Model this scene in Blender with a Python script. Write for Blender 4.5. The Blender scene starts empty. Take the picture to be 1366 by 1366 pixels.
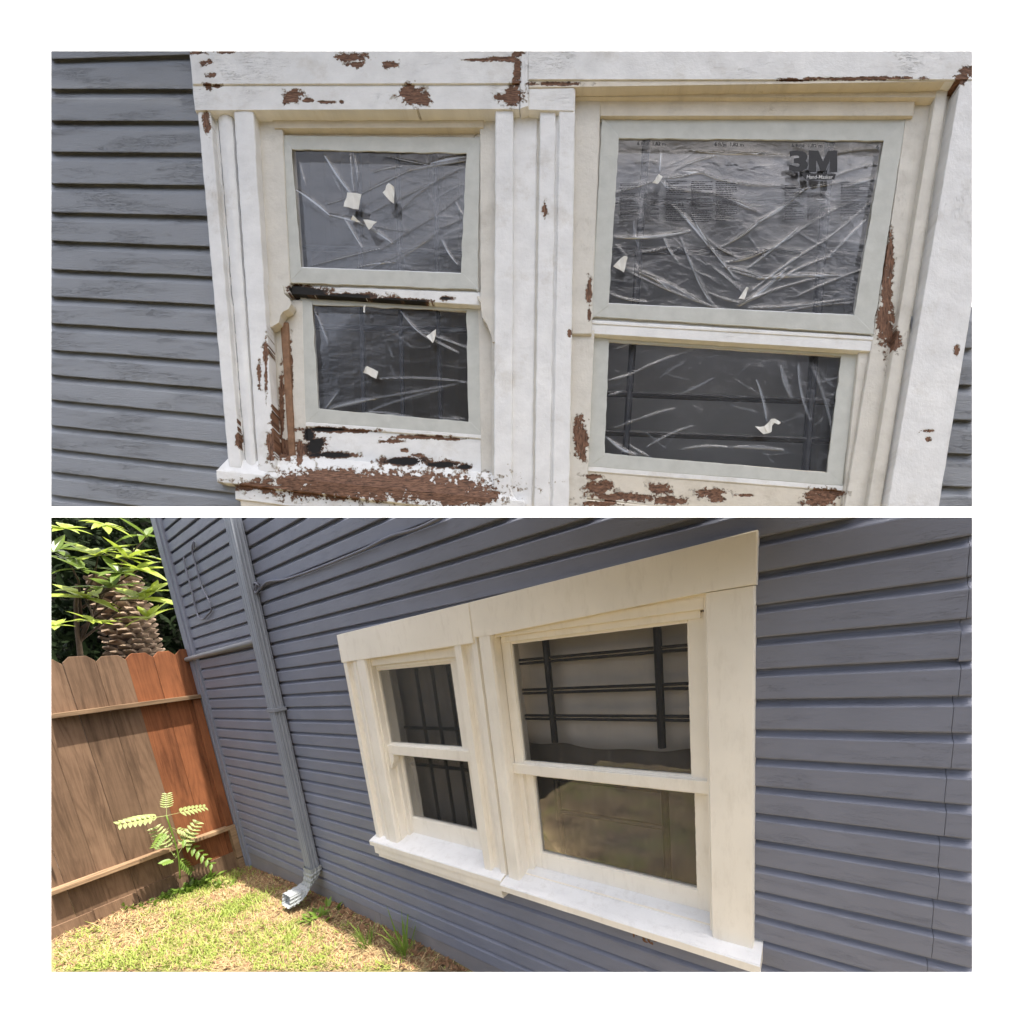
import bpy, bmesh, math, random
import numpy as np
from mathutils import Vector, Matrix, noise as mnoise

random.seed(7); rng = np.random.default_rng(7)
S = bpy.context.scene
COL = S.collection

# ------------------------------------------------------------------ camera
F, CX, CY, IMG = 550.0, 683.0, 975.0, 1366.0            # focal length and optical centre of the shift lens
R = np.array([[0.8059739, 0.02696343, -0.59133666],
              [0.5812305, -0.2253056, 0.78192614],
              [-0.11214805, -0.97391496, -0.19726241]])   # camera (right, down, forward) -> world
CAM = np.array([0.0, -1.5, 1.9])
cam = bpy.data.cameras.new('camera'); camo = bpy.data.objects.new('camera', cam); COL.objects.link(camo)
M = Matrix.Identity(4)
for i in range(3):
    M[i][0] = R[i, 0]; M[i][1] = -R[i, 1]; M[i][2] = -R[i, 2]; M[i][3] = CAM[i]
camo.matrix_world = M
cam.sensor_fit = 'HORIZONTAL'; cam.sensor_width = 36; cam.lens = F / IMG * 36
cam.shift_y = (CY - IMG / 2) / IMG
cam.clip_start = 0.02; cam.clip_end = 600
S.camera = camo

# ------------------------------------------------------------------ sky, sun, exposure
SUN = Vector((0.31, 0.045, 0.95)).normalized()            # direction towards the sun
w = bpy.data.worlds.new('World'); S.world = w; w.use_nodes = True
wn = w.node_tree.nodes; wl = w.node_tree.links
sky = wn.new('ShaderNodeTexSky'); sky.sky_type = 'NISHITA'; sky.sun_disc = False
sky.sun_elevation = math.asin(SUN.z); sky.sun_rotation = math.atan2(SUN.x, SUN.y)
sky.dust_density = 5.0; sky.air_density = 0.8; sky.ozone_density = 0.5
hsv = wn.new('ShaderNodeHueSaturation'); hsv.inputs['Saturation'].default_value = 0.55
wl.new(sky.outputs[0], hsv.inputs['Color']); wl.new(hsv.outputs[0], wn['Background'].inputs[0]); wn['Background'].inputs[1].default_value = 0.135
sl = bpy.data.lights.new('sun', 'SUN'); sl.energy = 3.9; sl.angle = math.radians(0.5); sl.color = (1, 0.95, 0.86)
slo = bpy.data.objects.new('sun', sl); COL.objects.link(slo)
slo.rotation_euler = SUN.to_track_quat('Z', 'Y').to_euler()
S.view_settings.view_transform = 'Standard'; S.view_settings.look = 'None'
S.view_settings.gamma = 1; S.view_settings.use_curve_mapping = False
S.view_settings.exposure = 1.42

# ------------------------------------------------------------------ geometry helpers
def ray(x, y): return R @ np.array([(x - CX) / F, (y - CY) / F, 1.0])
def onX(x, y, X): d = ray(x, y); return CAM + d * ((X - CAM[0]) / d[0])
def onY(x, y, Y): d = ray(x, y); return CAM + d * ((Y - CAM[1]) / d[1])
def onZ(x, y, Z): d = ray(x, y); return CAM + d * ((Z - CAM[2]) / d[2])
def pix(P):
    q = (np.asarray(P, float) - CAM) @ R
    return np.stack([CX + F * q[..., 0] / q[..., 2], CY + F * q[..., 1] / q[..., 2], q[..., 2]], -1)

def cut_planes(x0, y0, x1, y1):
    """four section planes that bound a piece of the place: (point, outward normal)"""
    a, b, c, d = ray(x0, y0), ray(x1, y0), ray(x1, y1), ray(x0, y1)
    out = []
    mid = ray((x0 + x1) / 2, (y0 + y1) / 2)
    for p, q in ((a, b), (b, c), (c, d), (d, a)):
        n = np.cross(p, q); n /= np.linalg.norm(n)
        if n @ mid > 0: n = -n
        out.append((Vector(CAM), Vector(n)))
    return out
SEC_TOP = cut_planes(68, 68, 1297, 676)
SEC_BOT = cut_planes(68, 690, 1297, 1297)

def section(me, planes):
    co = np.empty(len(me.vertices) * 3); me.vertices.foreach_get('co', co); co = co.reshape(-1, 3)
    need = [pl for pl in planes if ((co - np.array(pl[0])) @ np.array(pl[1])).max() > 1e-6]
    if not need: return True
    bm = bmesh.new(); bm.from_mesh(me)
    for p, n in need:
        g = bm.verts[:] + bm.edges[:] + bm.faces[:]
        if not g: break
        r = bmesh.ops.bisect_plane(bm, geom=g, plane_co=p, plane_no=n, clear_outer=True, dist=1e-6)
        ed = [e for e in r['geom_cut'] if isinstance(e, bmesh.types.BMEdge) and e.is_valid and e.is_boundary]
        if ed:
            try: bmesh.ops.holes_fill(bm, edges=ed, sides=0)
            except Exception: pass
    n = len(bm.faces); bm.to_mesh(me); bm.free()
    return n > 0

def empty(name, loc, label, cat, group=None):
    o = bpy.data.objects.new(name, None); COL.objects.link(o)
    o.location = Vector(loc); o.empty_display_size = 0.1
    o['label'] = label; o['category'] = cat
    if group: o['group'] = group
    return o
def link(name, me, mat, parent=None, label=None, cat=None, group=None, kind=None, smooth=False):
    o = bpy.data.objects.new(name, me); COL.objects.link(o)
    if mat is not None:
        for m in (mat if isinstance(mat, (list, tuple)) else [mat]): me.materials.append(m)
    if parent is not None:
        o.parent = parent
        r = parent
        while r.parent is not None: r = r.parent
        if r.type == 'EMPTY': o.matrix_parent_inverse = Matrix.Translation(-Vector(r.location)) if parent is r else parent_inv(parent)
    if label: o['label'] = label
    if cat: o['category'] = cat
    if group: o['group'] = group
    if kind: o['kind'] = kind
    if smooth: me.polygons.foreach_set('use_smooth', [True] * len(me.polygons))
    return o
def parent_inv(p):
    return Matrix.Identity(4)           # parts carry world coordinates in their own space already
def mesh(name, vs, fs, uv=None):
    me = bpy.data.meshes.new(name); me.from_pydata([tuple(v) for v in vs], [], [tuple(f) for f in fs]); me.update()
    if uv is not None:
        l = me.uv_layers.new(name='UVMap')
        li = np.empty(len(me.loops), dtype=np.int32); me.loops.foreach_get('vertex_index', li)
        l.data.foreach_set('uv', np.asarray(uv, dtype=np.float32)[li].ravel())
    return me
def fix_normals(me):
    bm = bmesh.new(); bm.from_mesh(me); bmesh.ops.recalc_face_normals(bm, faces=bm.faces[:]); bm.to_mesh(me); bm.free()
    return me
def bm_mesh(bm, name='m'):
    me = bpy.data.meshes.new(name); bmesh.ops.recalc_face_normals(bm, faces=bm.faces[:]); bm.to_mesh(me); bm.free(); return me
def bm_box(bm, x0, x1, y0, y1, z0, z1, bev=0.0, jit=0.0):
    vs = [bm.verts.new((x + random.uniform(-jit, jit), y, z + random.uniform(-jit, jit))) for x in (x0, x1) for y in (y0, y1) for z in (z0, z1)]
    fs = []
    for f in ((0, 1, 3, 2), (4, 6, 7, 5), (0, 4, 5, 1), (2, 3, 7, 6), (0, 2, 6, 4), (1, 5, 7, 3)):
        fs.append(bm.faces.new([vs[i] for i in f]))
    if bev:
        es = list({e for f in fs for e in f.edges})
        bmesh.ops.bevel(bm, geom=es, offset=bev, segments=2, profile=0.6, affect='EDGES', clamp_overlap=True)
def box(x0, x1, y0, y1, z0, z1, bev=0.0, jit=0.0):
    bm = bmesh.new(); bm_box(bm, x0, x1, y0, y1, z0, z1, bev, jit); return bm_mesh(bm)
def prism_xz(poly, y0, y1, bev=0.0):
    bm = bmesh.new(); n = len(poly)
    a = [bm.verts.new((x, y0, z)) for x, z in poly]; b = [bm.verts.new((x, y1, z)) for x, z in poly]
    bm.faces.new(a); bm.faces.new(b[::-1])
    for i in range(n): bm.faces.new((a[i], b[i], b[(i + 1) % n], a[(i + 1) % n]))
    if bev: bmesh.ops.bevel(bm, geom=[e for e in bm.edges if all(abs(v.co.y - y0) < 1e-6 for v in e.verts)], offset=bev, segments=2, affect='EDGES', clamp_overlap=True)
    return bm_mesh(bm)
def tube(path, rad, n=8, closed=False, bm=None):
    own = bm is None
    if own: bm = bmesh.new()
    path = [Vector(p) for p in path]; rings = []
    rr = rad if isinstance(rad, (list, tuple)) else [rad] * len(path)
    up = Vector((0, 0, 1))
    for i, p in enumerate(path):
        t = (path[min(i + 1, len(path) - 1)] - path[max(i - 1, 0)]).normalized()
        a = t.cross(up if abs(t.z) < 0.95 else Vector((0, 1, 0))).normalized(); b = t.cross(a)
        rings.append([bm.verts.new(p + (a * math.cos(2 * math.pi * k / n) + b * math.sin(2 * math.pi * k / n)) * rr[i]) for k in range(n)])
    for i in range(len(rings) - 1):
        for k in range(n): bm.faces.new((rings[i][k], rings[i][(k + 1) % n], rings[i + 1][(k + 1) % n], rings[i + 1][k]))
    bm.faces.new(rings[0][::-1]); bm.faces.new(rings[-1])
    return bm_mesh(bm) if own else None

# ------------------------------------------------------------------ materials
def new_mat(name):
    m = bpy.data.materials.new(name); m.use_nodes = True
    nt = m.node_tree; nt.nodes.clear()
    out = nt.nodes.new('ShaderNodeOutputMaterial')
    return m, nt, out
class NT:
    def __init__(s, nt): s.nt = nt
    def n(s, t, **k):
        x = s.nt.nodes.new('ShaderNode' + t)
        for a, b in k.items(): setattr(x, a, b)
        return x
    def l(s, a, b): s.nt.links.new(a, b)
    def val(s, sock, v):
        if isinstance(v, bpy.types.NodeSocket): s.l(v, sock)
        else: sock.default_value = v
    def coord(s, kind, scale, rot=None):
        tc = s.n('TexCoord'); mp = s.n('Mapping'); s.l(tc.outputs[kind], mp.inputs[0]); mp.inputs['Scale'].default_value = scale
        if rot: mp.inputs['Rotation'].default_value = rot
        return mp.outputs[0]
    def noise(s, co, scale=1, detail=4, rough=0.55, dist=0.0, out=0):
        x = s.n('TexNoise'); s.l(co, x.inputs['Vector']); x.inputs['Scale'].default_value = scale; x.inputs['Detail'].default_value = detail
        x.inputs['Roughness'].default_value = rough; x.inputs['Distortion'].default_value = dist
        return x.outputs[out]
    def math(s, op, a, b=0.0, c=0.0, clamp=False):
        x = s.n('Math', operation=op, use_clamp=clamp); s.val(x.inputs[0], a); s.val(x.inputs[1], b); s.val(x.inputs[2], c); return x.outputs[0]
    def ramp(s, f, *stops):
        x = s.n('ValToRGB'); e = x.color_ramp.elements
        while len(e) < len(stops): e.new(0.5)
        for el, (p, c) in zip(e, stops): el.position = p; el.color = (c, c, c, 1) if isinstance(c, (int, float)) else (*c, 1)
        s.l(f, x.inputs[0]); return x.outputs[0]
    def mix(s, f, a, b):
        x = s.n('Mix', data_type='RGBA'); s.val(x.inputs[0], f)
        for k, v in ((6, a), (7, b)):
            if isinstance(v, bpy.types.NodeSocket): s.l(v, x.inputs[k])
            else: x.inputs[k].default_value = (*v, 1)
        return x.outputs[2]
    def bump(s, h, strength=0.3, dist=0.002, normal=None):
        x = s.n('Bump'); s.l(h, x.inputs['Height']); x.inputs['Strength'].default_value = strength; x.inputs['Distance'].default_value = dist
        if normal is not None: s.l(normal, x.inputs['Normal'])
        return x.outputs[0]
    def bsdf(s, out, col, rough=0.5, normal=None, spec=0.4, **k):
        b = s.n('BsdfPrincipled'); s.val(b.inputs['Base Color'], (*col, 1) if isinstance(col, tuple) else col)
        s.val(b.inputs['Roughness'], rough); b.inputs['Specular IOR Level'].default_value = spec
        if normal is not None: s.l(normal, b.inputs['Normal'])
        for a, v in k.items(): s.val(b.inputs[a], v)
        if out is not None: s.l(b.outputs[0], out.inputs[0])
        return b

def paint_mat(name, col, kind='Object', sx=(3, 3, 3), var=0.12, bump=0.5, rough=0.5, crack=0.4, dirt=None, bd=0.002, dark=0.0):
    """old brushed paint on wood: long grain relief, cracks, slight colour drift. sx = stretch of the grain"""
    m, nt, out = new_mat(name); s = NT(nt)
    co = s.coord(kind, sx)
    big = s.noise(s.coord(kind, (2.3, 2.3, 2.3)), 1.6, 3)
    g = s.noise(co, 6, 6, 0.65, 0.6); f = s.noise(co, 22, 5, 0.7)
    cr = s.noise(s.coord(kind, (sx[0] * 0.4, sx[1], sx[2])), 9, 3, 0.6, 1.2)
    ck = s.ramp(s.math('ABSOLUTE', s.math('SUBTRACT', cr, 0.5)), (0.0, 0.0), (0.02, 1.0))
    zone = s.ramp(s.noise(s.coord(kind, (3, 14, 14)), 2.2, 3), (0.48, 0.0), (0.62, 1.0))
    ckz = s.math('SUBTRACT', 1.0, s.math('MULTIPLY', s.math('SUBTRACT', 1.0, ck), zone))
    h = s.math('ADD', s.math('MULTIPLY', g, 0.7), s.math('ADD', s.math('MULTIPLY', f, 0.35), s.math('MULTIPLY', ckz, crack)))
    c0 = tuple(c * (1 - var) for c in col); c1 = tuple(min(1, c * (1 + var)) for c in col)
    c = s.mix(s.ramp(big, (0.3, 0.0), (0.7, 1.0)), c0, c1)
    c = s.mix(s.math('MULTIPLY', s.math('SUBTRACT', 1.0, ckz), min(0.4, crack * 0.4)), c, tuple(x * 0.25 for x in col))
    if dirt:
        dz = s.ramp(s.noise(s.coord(kind, (5, 5, 1.4)), 5, 6, 0.7), (0.52, 0.0), (0.75, 1.0))
        c = s.mix(s.math('MULTIPLY', dz, 0.35), c, dirt)
    r = s.math('ADD', rough, s.math('MULTIPLY', s.math('SUBTRACT', f, 0.5), 0.3))
    s.bsdf(out, c, r, s.bump(h, bump, bd), 0.35)
    return m

def peel_mat(name, paint, wood=(0.135, 0.07, 0.042), thr=0.0, general=0.0, dirt=(0.42, 0.36, 0.26), sx=(20, 120, 20), scale=1.0):
    """flaking white paint over bare wood; the mesh attributes 'peel' and 'rot' say where it has come off"""
    m, nt, out = new_mat(name); s = NT(nt)
    at = s.n('Attribute', attribute_name='peel'); ro = s.n('Attribute', attribute_name='rot')
    uv = s.coord('UV', (1, 1, 1))
    n1 = s.noise(uv, 55 * scale, 5, 0.65); n2 = s.noise(uv, 170 * scale, 4, 0.6)
    e = s.math('ADD', at.outputs['Fac'], s.math('ADD', s.math('MULTIPLY', s.math('SUBTRACT', n1, 0.5), 1.5), s.math('MULTIPLY', s.math('SUBTRACT', n2, 0.5), 0.9)))
    n3 = s.noise(uv, 420 * scale, 3, 0.6); e = s.math('ADD', e, s.math('MULTIPLY', s.math('SUBTRACT', n3, 0.5), 0.22))
    mask = s.ramp(s.math('ADD', e, 0.5 + general - thr), (0.5, 0.0), (0.515, 1.0))
    under = s.ramp(s.math('ADD', s.math('ADD', e, s.math('MULTIPLY', s.math('SUBTRACT', n1, 0.5), 0.8)), 0.5 - thr), (0.44, 0.0), (0.455, 1.0))
    halo = s.ramp(s.math('ADD', e, 0.5 + general - thr), (0.36, 0.0), (0.5, 1.0))
    # cracks (alligatoring) in the paint, grain in the wood
    cln = s.noise(s.coord('UV', (sx[0] * 0.6, sx[1] * 0.6, 1)), 2.6, 3, 0.6, 0.9)
    crz = s.ramp(s.noise(uv, 6, 5, 0.65, 0.8), (0.52, 0.0), (0.7, 1.0))
    crk = s.math('MULTIPLY', s.ramp(s.math('ABSOLUTE', s.math('SUBTRACT', cln, 0.5)), (0.0, 1.0), (0.016, 0.0)), crz)
    grain = s.noise(s.coord('UV', (sx[0], sx[1], 1)), 3.5, 6, 0.7, 0.5)
    blot = s.noise(uv, 24, 5, 0.6); lump = s.noise(uv, 120, 4, 0.6)
    pc = s.mix(s.ramp(blot, (0.35, 0.0), (0.75, 1.0)), paint, tuple(p * 0.86 for p in paint))
    pc = s.mix(s.math('MULTIPLY', s.ramp(s.noise(uv, 9, 6, 0.7), (0.55, 0.0), (0.8, 1.0)), 0.55), pc, dirt)
    pc = s.mix(s.math('MULTIPLY', crk, 0.28), pc, (0.12, 0.10, 0.08))
    pc = s.mix(s.math('MULTIPLY', halo, 0.25), pc, (0.45, 0.38, 0.28))
    wc = s.mix(s.ramp(grain, (0.36, 0.0), (0.64, 1.0)), tuple(c * 0.3 for c in wood), tuple(min(1, c * 2.1) for c in wood))
    wc = s.mix(s.ramp(s.math('ADD', ro.outputs['Fac'], s.math('MULTIPLY', s.math('SUBTRACT', n1, 0.5), 0.8)), (0.02, 0.0), (0.2, 1.0)), wc, (0.012, 0.011, 0.01))
    pc = s.mix(s.math('MULTIPLY', under, 0.85), pc, s.mix(n2, (0.30, 0.25, 0.19), (0.62, 0.58, 0.50)))
    c = s.mix(mask, pc, wc)
    h = s.math('SUBTRACT', s.math('ADD', s.math('MULTIPLY', lump, 0.35), s.math('MULTIPLY', grain, 0.18)), s.math('ADD', s.math('ADD', s.math('MULTIPLY', mask, 1.0), s.math('MULTIPLY', under, 0.6)), s.math('MULTIPLY', crk, 0.2)))
    s.bsdf(out, c, s.math('ADD', 0.45, s.math('MULTIPLY', mask, 0.3)), s.bump(h, 1.0, 0.0026), 0.35)
    return m

def plain(name, col, rough=0.6, var=0.1, kind='Object', scale=8, bump=0.1, spec=0.3, bd=0.002, **k):
    m, nt, out = new_mat(name); s = NT(nt)
    co = s.coord(kind, (scale,) * 3); n = s.noise(co, 1, 6, 0.6)
    c = s.mix(s.ramp(n, (0.3, 0.0), (0.7, 1.0)), tuple(x * (1 - var) for x in col), tuple(min(1, x * (1 + var)) for x in col))
    s.bsdf(out, c, rough, s.bump(s.noise(co, 5, 5, 0.6), bump, bd), spec, **k)
    return m

def glass_mat(name, dirt=0.04, ior=1.5, tint=(1, 1, 1), refl=1.0):
    m, nt, out = new_mat(name); s = NT(nt)
    tr = s.n('BsdfTransparent'); tr.inputs[0].default_value = (*tint, 1)
    gl = s.n('BsdfGlossy'); gl.inputs['Roughness'].default_value = 0.02
    wav = s.noise(s.coord('Object', (4, 4, 4)), 1.5, 2)
    nb = s.bump(wav, 0.08, 0.01); s.l(nb, gl.inputs['Normal'])
    fr = s.n('Fresnel'); fr.inputs[0].default_value = ior
    mx = s.n('MixShader'); s.l(s.math('MULTIPLY', fr.outputs[0], refl, clamp=True), mx.inputs[0]); s.l(tr.outputs[0], mx.inputs[1]); s.l(gl.outputs[0], mx.inputs[2])
    df = s.n('BsdfDiffuse'); df.inputs[0].default_value = (0.7, 0.68, 0.62, 1)
    st = s.ramp(s.noise(s.coord('Object', (90, 90, 3)), 1, 4, 0.7), (0.55, 0.0), (0.8, 1.0))
    sp = s.ramp(s.noise(s.coord('Object', (70, 70, 70)), 1.2, 2), (0.72, 0.0), (0.78, 1.0))
    dd = s.math('ADD', dirt * 0.35, s.math('ADD', s.math('MULTIPLY', st, dirt), s.math('MULTIPLY', sp, dirt * 3)))
    m2 = s.n('MixShader'); s.l(dd, m2.inputs[0]); s.l(mx.outputs[0], m2.inputs[1]); s.l(df.outputs[0], m2.inputs[2])
    s.l(m2.outputs[0], out.inputs[0])
    return m

def film_mat():
    m, nt, out = new_mat('plastic_film'); s = NT(nt)
    cr = s.n('Attribute', attribute_name='crease_glint')
    tr = s.n('BsdfTransparent'); tr.inputs[0].default_value = (0.96, 0.96, 0.96, 1)
    gl = s.n('BsdfGlossy'); gl.inputs['Roughness'].default_value = 0.14
    uv = s.coord('UV', (1, 1, 1))
    h = s.noise(s.coord('UV', (30, 55, 1), (0, 0, 0.5)), 1.0, 5, 0.6, 0.8)
    nb = s.bump(h, 0.55, 0.003); s.l(nb, gl.inputs['Normal'])
    fr = s.n('Fresnel'); fr.inputs[0].default_value = 1.5; s.l(nb, fr.inputs['Normal'])
    mx = s.n('MixShader'); s.l(s.math('MULTIPLY', fr.outputs[0], 0.09, clamp=True), mx.inputs[0]); s.l(tr.outputs[0], mx.inputs[1]); s.l(gl.outputs[0], mx.inputs[2])
    # the film itself is slightly milky; wrinkle glints are painted in as whiter streaks
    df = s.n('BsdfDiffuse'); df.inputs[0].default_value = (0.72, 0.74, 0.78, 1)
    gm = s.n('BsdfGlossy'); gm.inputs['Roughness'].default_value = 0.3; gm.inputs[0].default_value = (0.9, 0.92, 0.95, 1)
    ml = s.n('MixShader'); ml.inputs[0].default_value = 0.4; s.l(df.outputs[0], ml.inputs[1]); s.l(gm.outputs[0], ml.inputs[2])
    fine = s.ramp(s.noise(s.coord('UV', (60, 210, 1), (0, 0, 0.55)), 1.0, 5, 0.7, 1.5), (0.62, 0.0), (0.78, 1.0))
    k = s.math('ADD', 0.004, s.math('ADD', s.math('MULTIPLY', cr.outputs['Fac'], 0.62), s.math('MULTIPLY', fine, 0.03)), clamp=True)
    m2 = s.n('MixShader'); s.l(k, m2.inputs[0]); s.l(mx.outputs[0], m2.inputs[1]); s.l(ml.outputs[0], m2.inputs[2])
    s.l(m2.outputs[0], out.inputs[0])
    return m

def tape_mat():
    m, nt, out = new_mat('masking_tape'); s = NT(nt)
    uv = s.coord('UV', (1, 1, 1))
    c = s.mix(s.noise(uv, 40, 5, 0.6), (0.50, 0.515, 0.475), (0.68, 0.685, 0.64))
    n = s.noise(uv, 60, 5, 0.7, 1.0)
    b = s.bsdf(None, c, 0.5, s.bump(n, 0.5, 0.001), 0.3)
    tr = s.n('BsdfTransparent'); mx = s.n('MixShader')
    s.l(s.ramp(s.noise(uv, 30, 4), (0.2, 0.86), (0.8, 0.99)), mx.inputs[0]); s.l(tr.outputs[0], mx.inputs[1]); s.l(b.outputs[0], mx.inputs[2])
    s.l(mx.outputs[0], out.inputs[0])
    return m

def wood_mat(name, base, dark, rough=0.75, axis=2):
    m, nt, out = new_mat(name); s = NT(nt)
    inf = s.n('ObjectInfo')
    tc = s.n('TexCoord'); ad = s.n('VectorMath', operation='ADD'); s.l(tc.outputs['Object'], ad.inputs[0])
    cb = s.n('CombineXYZ'); s.l(s.math('MULTIPLY', inf.outputs['Random'], 37.0), cb.inputs[axis]); s.l(s.math('MULTIPLY', inf.outputs['Random'], 5.3), cb.inputs[1]); s.l(cb.outputs[0], ad.inputs[1])
    mp = s.n('Mapping'); sc = [2.2, 5.5, 5.5]; sc[axis] = 0.55; mp.inputs['Scale'].default_value = sc; s.l(ad.outputs[0], mp.inputs[0])
    fld = s.noise(mp.outputs[0], 1.0, 2, 0.45, 0.25)
    rings = s.math('ADD', 0.5, s.math('MULTIPLY', 0.5, s.math('SINE', s.math('MULTIPLY', fld, 95.0))))
    rings = s.math('POWER', rings, 2.2)
    mp2 = s.n('Mapping'); sc2 = [140, 140, 140]; sc2[axis] = 5; mp2.inputs['Scale'].default_value = sc2; s.l(ad.outputs[0], mp2.inputs[0])
    fib = s.noise(mp2.outputs[0], 1, 5, 0.7); blot = s.noise(ad.outputs[0], 3.5, 5, 0.6)
    c = s.mix(s.math('MULTIPLY', rings, 0.32), base, dark)
    c = s.mix(s.math('MULTIPLY', s.ramp(fib, (0.3, 1.0), (0.7, 0.0)), 0.45), c, dark)
    c = s.mix(s.math('MULTIPLY', s.ramp(blot, (0.4, 0.0), (0.75, 1.0)), 0.5), c, tuple(min(1, b * 1.35) for b in base))
    mp3 = s.n('Mapping'); sc3 = [9, 9, 9]; sc3[axis] = 0.8; mp3.inputs['Scale'].default_value = sc3; s.l(ad.outputs[0], mp3.inputs[0])
    c = s.mix(s.math('MULTIPLY', s.ramp(s.noise(mp3.outputs[0], 1.2, 6, 0.7), (0.5, 0.0), (0.68, 1.0)), 0.6), c, tuple(x * 0.55 for x in dark))
    kn = s.n('TexVoronoi'); s.l(mp.outputs[0], kn.inputs['Vector']); kn.inputs['Scale'].default_value = 1.1
    c = s.mix(s.ramp(kn.outputs['Distance'], (0.05, 0.8), (0.085, 0.0)), c, tuple(x * 0.4 for x in dark))
    hs = s.n('HueSaturation'); s.l(c, hs.inputs['Color']); hs.inputs['Hue'].default_value = 0.5
    s.l(s.math('ADD', 0.78, s.math('MULTIPLY', inf.outputs['Random'], 0.45)), hs.inputs['Value'])
    h = s.math('ADD', s.math('MULTIPLY', rings, 0.35), fib)
    s.bsdf(out, hs.outputs[0], rough, s.bump(h, 0.5, 0.003), 0.2)
    return m

def leaf_mat(name, col, back=None, trans=0.35, var=0.35, rough=0.4, spec=0.45):
    m, nt, out = new_mat(name); s = NT(nt)
    co = s.coord('Object', (9, 9, 9)); n = s.noise(co, 1.5, 3)
    c = s.mix(n, tuple(x * (1 - var) for x in col), tuple(min(1, x * (1 + var)) for x in col))
    b = s.bsdf(None, c, rough, None, spec)
    t = s.n('BsdfTranslucent'); s.l(c, t.inputs[0]) if back is None else s.val(t.inputs[0], (*back, 1))
    mx = s.n('MixShader'); mx.inputs[0].default_value = trans; s.l(b.outputs[0], mx.inputs[1]); s.l(t.outputs[0], mx.inputs[2])
    s.l(mx.outputs[0], out.inputs[0])
    return m

M_SIDE_T = paint_mat('grey_siding_paint', (0.275, 0.29, 0.315), 'UV', (9, 70, 1), 0.05, 1.0, 0.42, 0.55, bd=0.002)
M_SIDE_B = paint_mat('blue_grey_siding_paint', (0.20, 0.21, 0.255), 'Object', (5, 26, 26), 0.06, 0.7, 0.45, 0.55, bd=0.0022)
M_WHITE = peel_mat('flaking_white_paint', (0.86, 0.86, 0.845))
M_WHITEV = peel_mat('flaking_white_paint_upright', (0.85, 0.85, 0.84), sx=(120, 20, 20))
M_TAN = peel_mat('aged_cream_paint', (0.74, 0.68, 0.57), sx=(30, 60, 20), dirt=(0.33, 0.26, 0.17))
M_TANV = peel_mat('aged_grey_cream_paint', (0.72, 0.69, 0.62), sx=(110, 20, 20), dirt=(0.33, 0.29, 0.22))
M_CREAM = paint_mat('cream_trim_paint', (0.88, 0.82, 0.71), 'Object', (3.5, 34, 34), 0.05, 0.5, 0.42, 0.06, dirt=(0.62, 0.55, 0.44), bd=0.0015)
M_CREAMV = paint_mat('cream_trim_paint_upright', (0.88, 0.82, 0.71), 'Object', (34, 34, 3.5), 0.05, 0.5, 0.42, 0.06, dirt=(0.62, 0.55, 0.44), bd=0.0015)
M_SILL = paint_mat('skylit_sill_paint', (0.80, 0.79, 0.77), 'Object', (7, 30, 30), 0.06, 0.6, 0.55, 0.5, dirt=(0.5, 0.47, 0.42), bd=0.002)  # trim colour whitened to carry the skylight on the sill tops
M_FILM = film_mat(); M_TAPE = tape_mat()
M_SCRAP = plain('tape_scrap_paper', (0.78, 0.77, 0.72), 0.6, 0.06, 'UV', 60, 0.3)
M_GLASS = glass_mat('old_window_glass', 0.05, refl=0.75)
M_GLASS_T = glass_mat('dusty_window_glass', 0.008, refl=0.12)
M_BAR = plain('black_security_bar', (0.013, 0.012, 0.014), 0.45, 0.3)
M_SHADE_T = plain('grey_roller_shade', (0.25, 0.24, 0.23), 0.8, 0.12, 'Object', 6, 0.05)
M_SHADE_L = plain('dark_grey_roller_shade', (0.11, 0.105, 0.10), 0.8, 0.12, 'Object', 6, 0.05)
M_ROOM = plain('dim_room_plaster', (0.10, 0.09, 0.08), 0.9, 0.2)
M_INK = plain('black_print_ink', (0.012, 0.012, 0.014), 0.5, 0.2)
M_INKW = plain('white_print_ink', (0.6, 0.6, 0.6), 0.5, 0.1)

# ------------------------------------------------------------------ the white ground behind everything
BACKW = (0.42, 1.35, 26, 260)      # half width near the foot and at the top (x 150 m), drop and rise in metres
def backdrop():
    WB = BACKW
    n = np.array([0.0, -0.35, -0.937]); o = np.array([0, 0, 30.0])
    u = np.array([1.0, 0, 0]); v = np.cross(n, u)
    vs = [CAM + R @ (o + u * a * 150 + v * b * c) for a, b, c in ((-WB[0], -1, WB[2]), (WB[0], -1, WB[2]), (WB[1], 1, WB[3]), (-WB[1], 1, WB[3]))]
    me = mesh('white_backdrop', vs, [(0, 1, 2, 3)])
    link('white_backdrop', me, plain('white_backdrop_paint', (0.92, 0.92, 0.92), 0.9, 0.005), kind='structure')
backdrop()

# =================================================================== UPPER WALL SECTION (before repainting)
# plane of the wall from its vanishing directions; d = metres in front of (+) or behind (-) the siding face
hv = np.array([-4000 - CX, 140 - CY, F]); vv = np.array([645 - CX, 3920 - CY, F])
NP = np.cross(hv, vv); NP /= np.linalg.norm(NP)
if NP[2] > 0: NP = -NP                                     # towards the viewer
Z0 = 0.80
O_P = np.array([0, (372 - CY) / F, 1.0]) * Z0
NPW = R @ NP
PXM = Z0 / F
def T(x, y, d=0.0):
    q = np.array([(x - CX) / F, (y - CY) / F, 1.0])
    t = ((O_P + NP * d) @ NP) / (q @ NP)
    return CAM + R @ (q * t)

def TV(x, y, d):
    q = np.stack([(x - CX) / F, (y - CY) / F, np.ones_like(x)], 1)
    t = (O_P @ NP + d) / (q @ NP)
    return CAM + (q * t[:, None]) @ R.T

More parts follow.
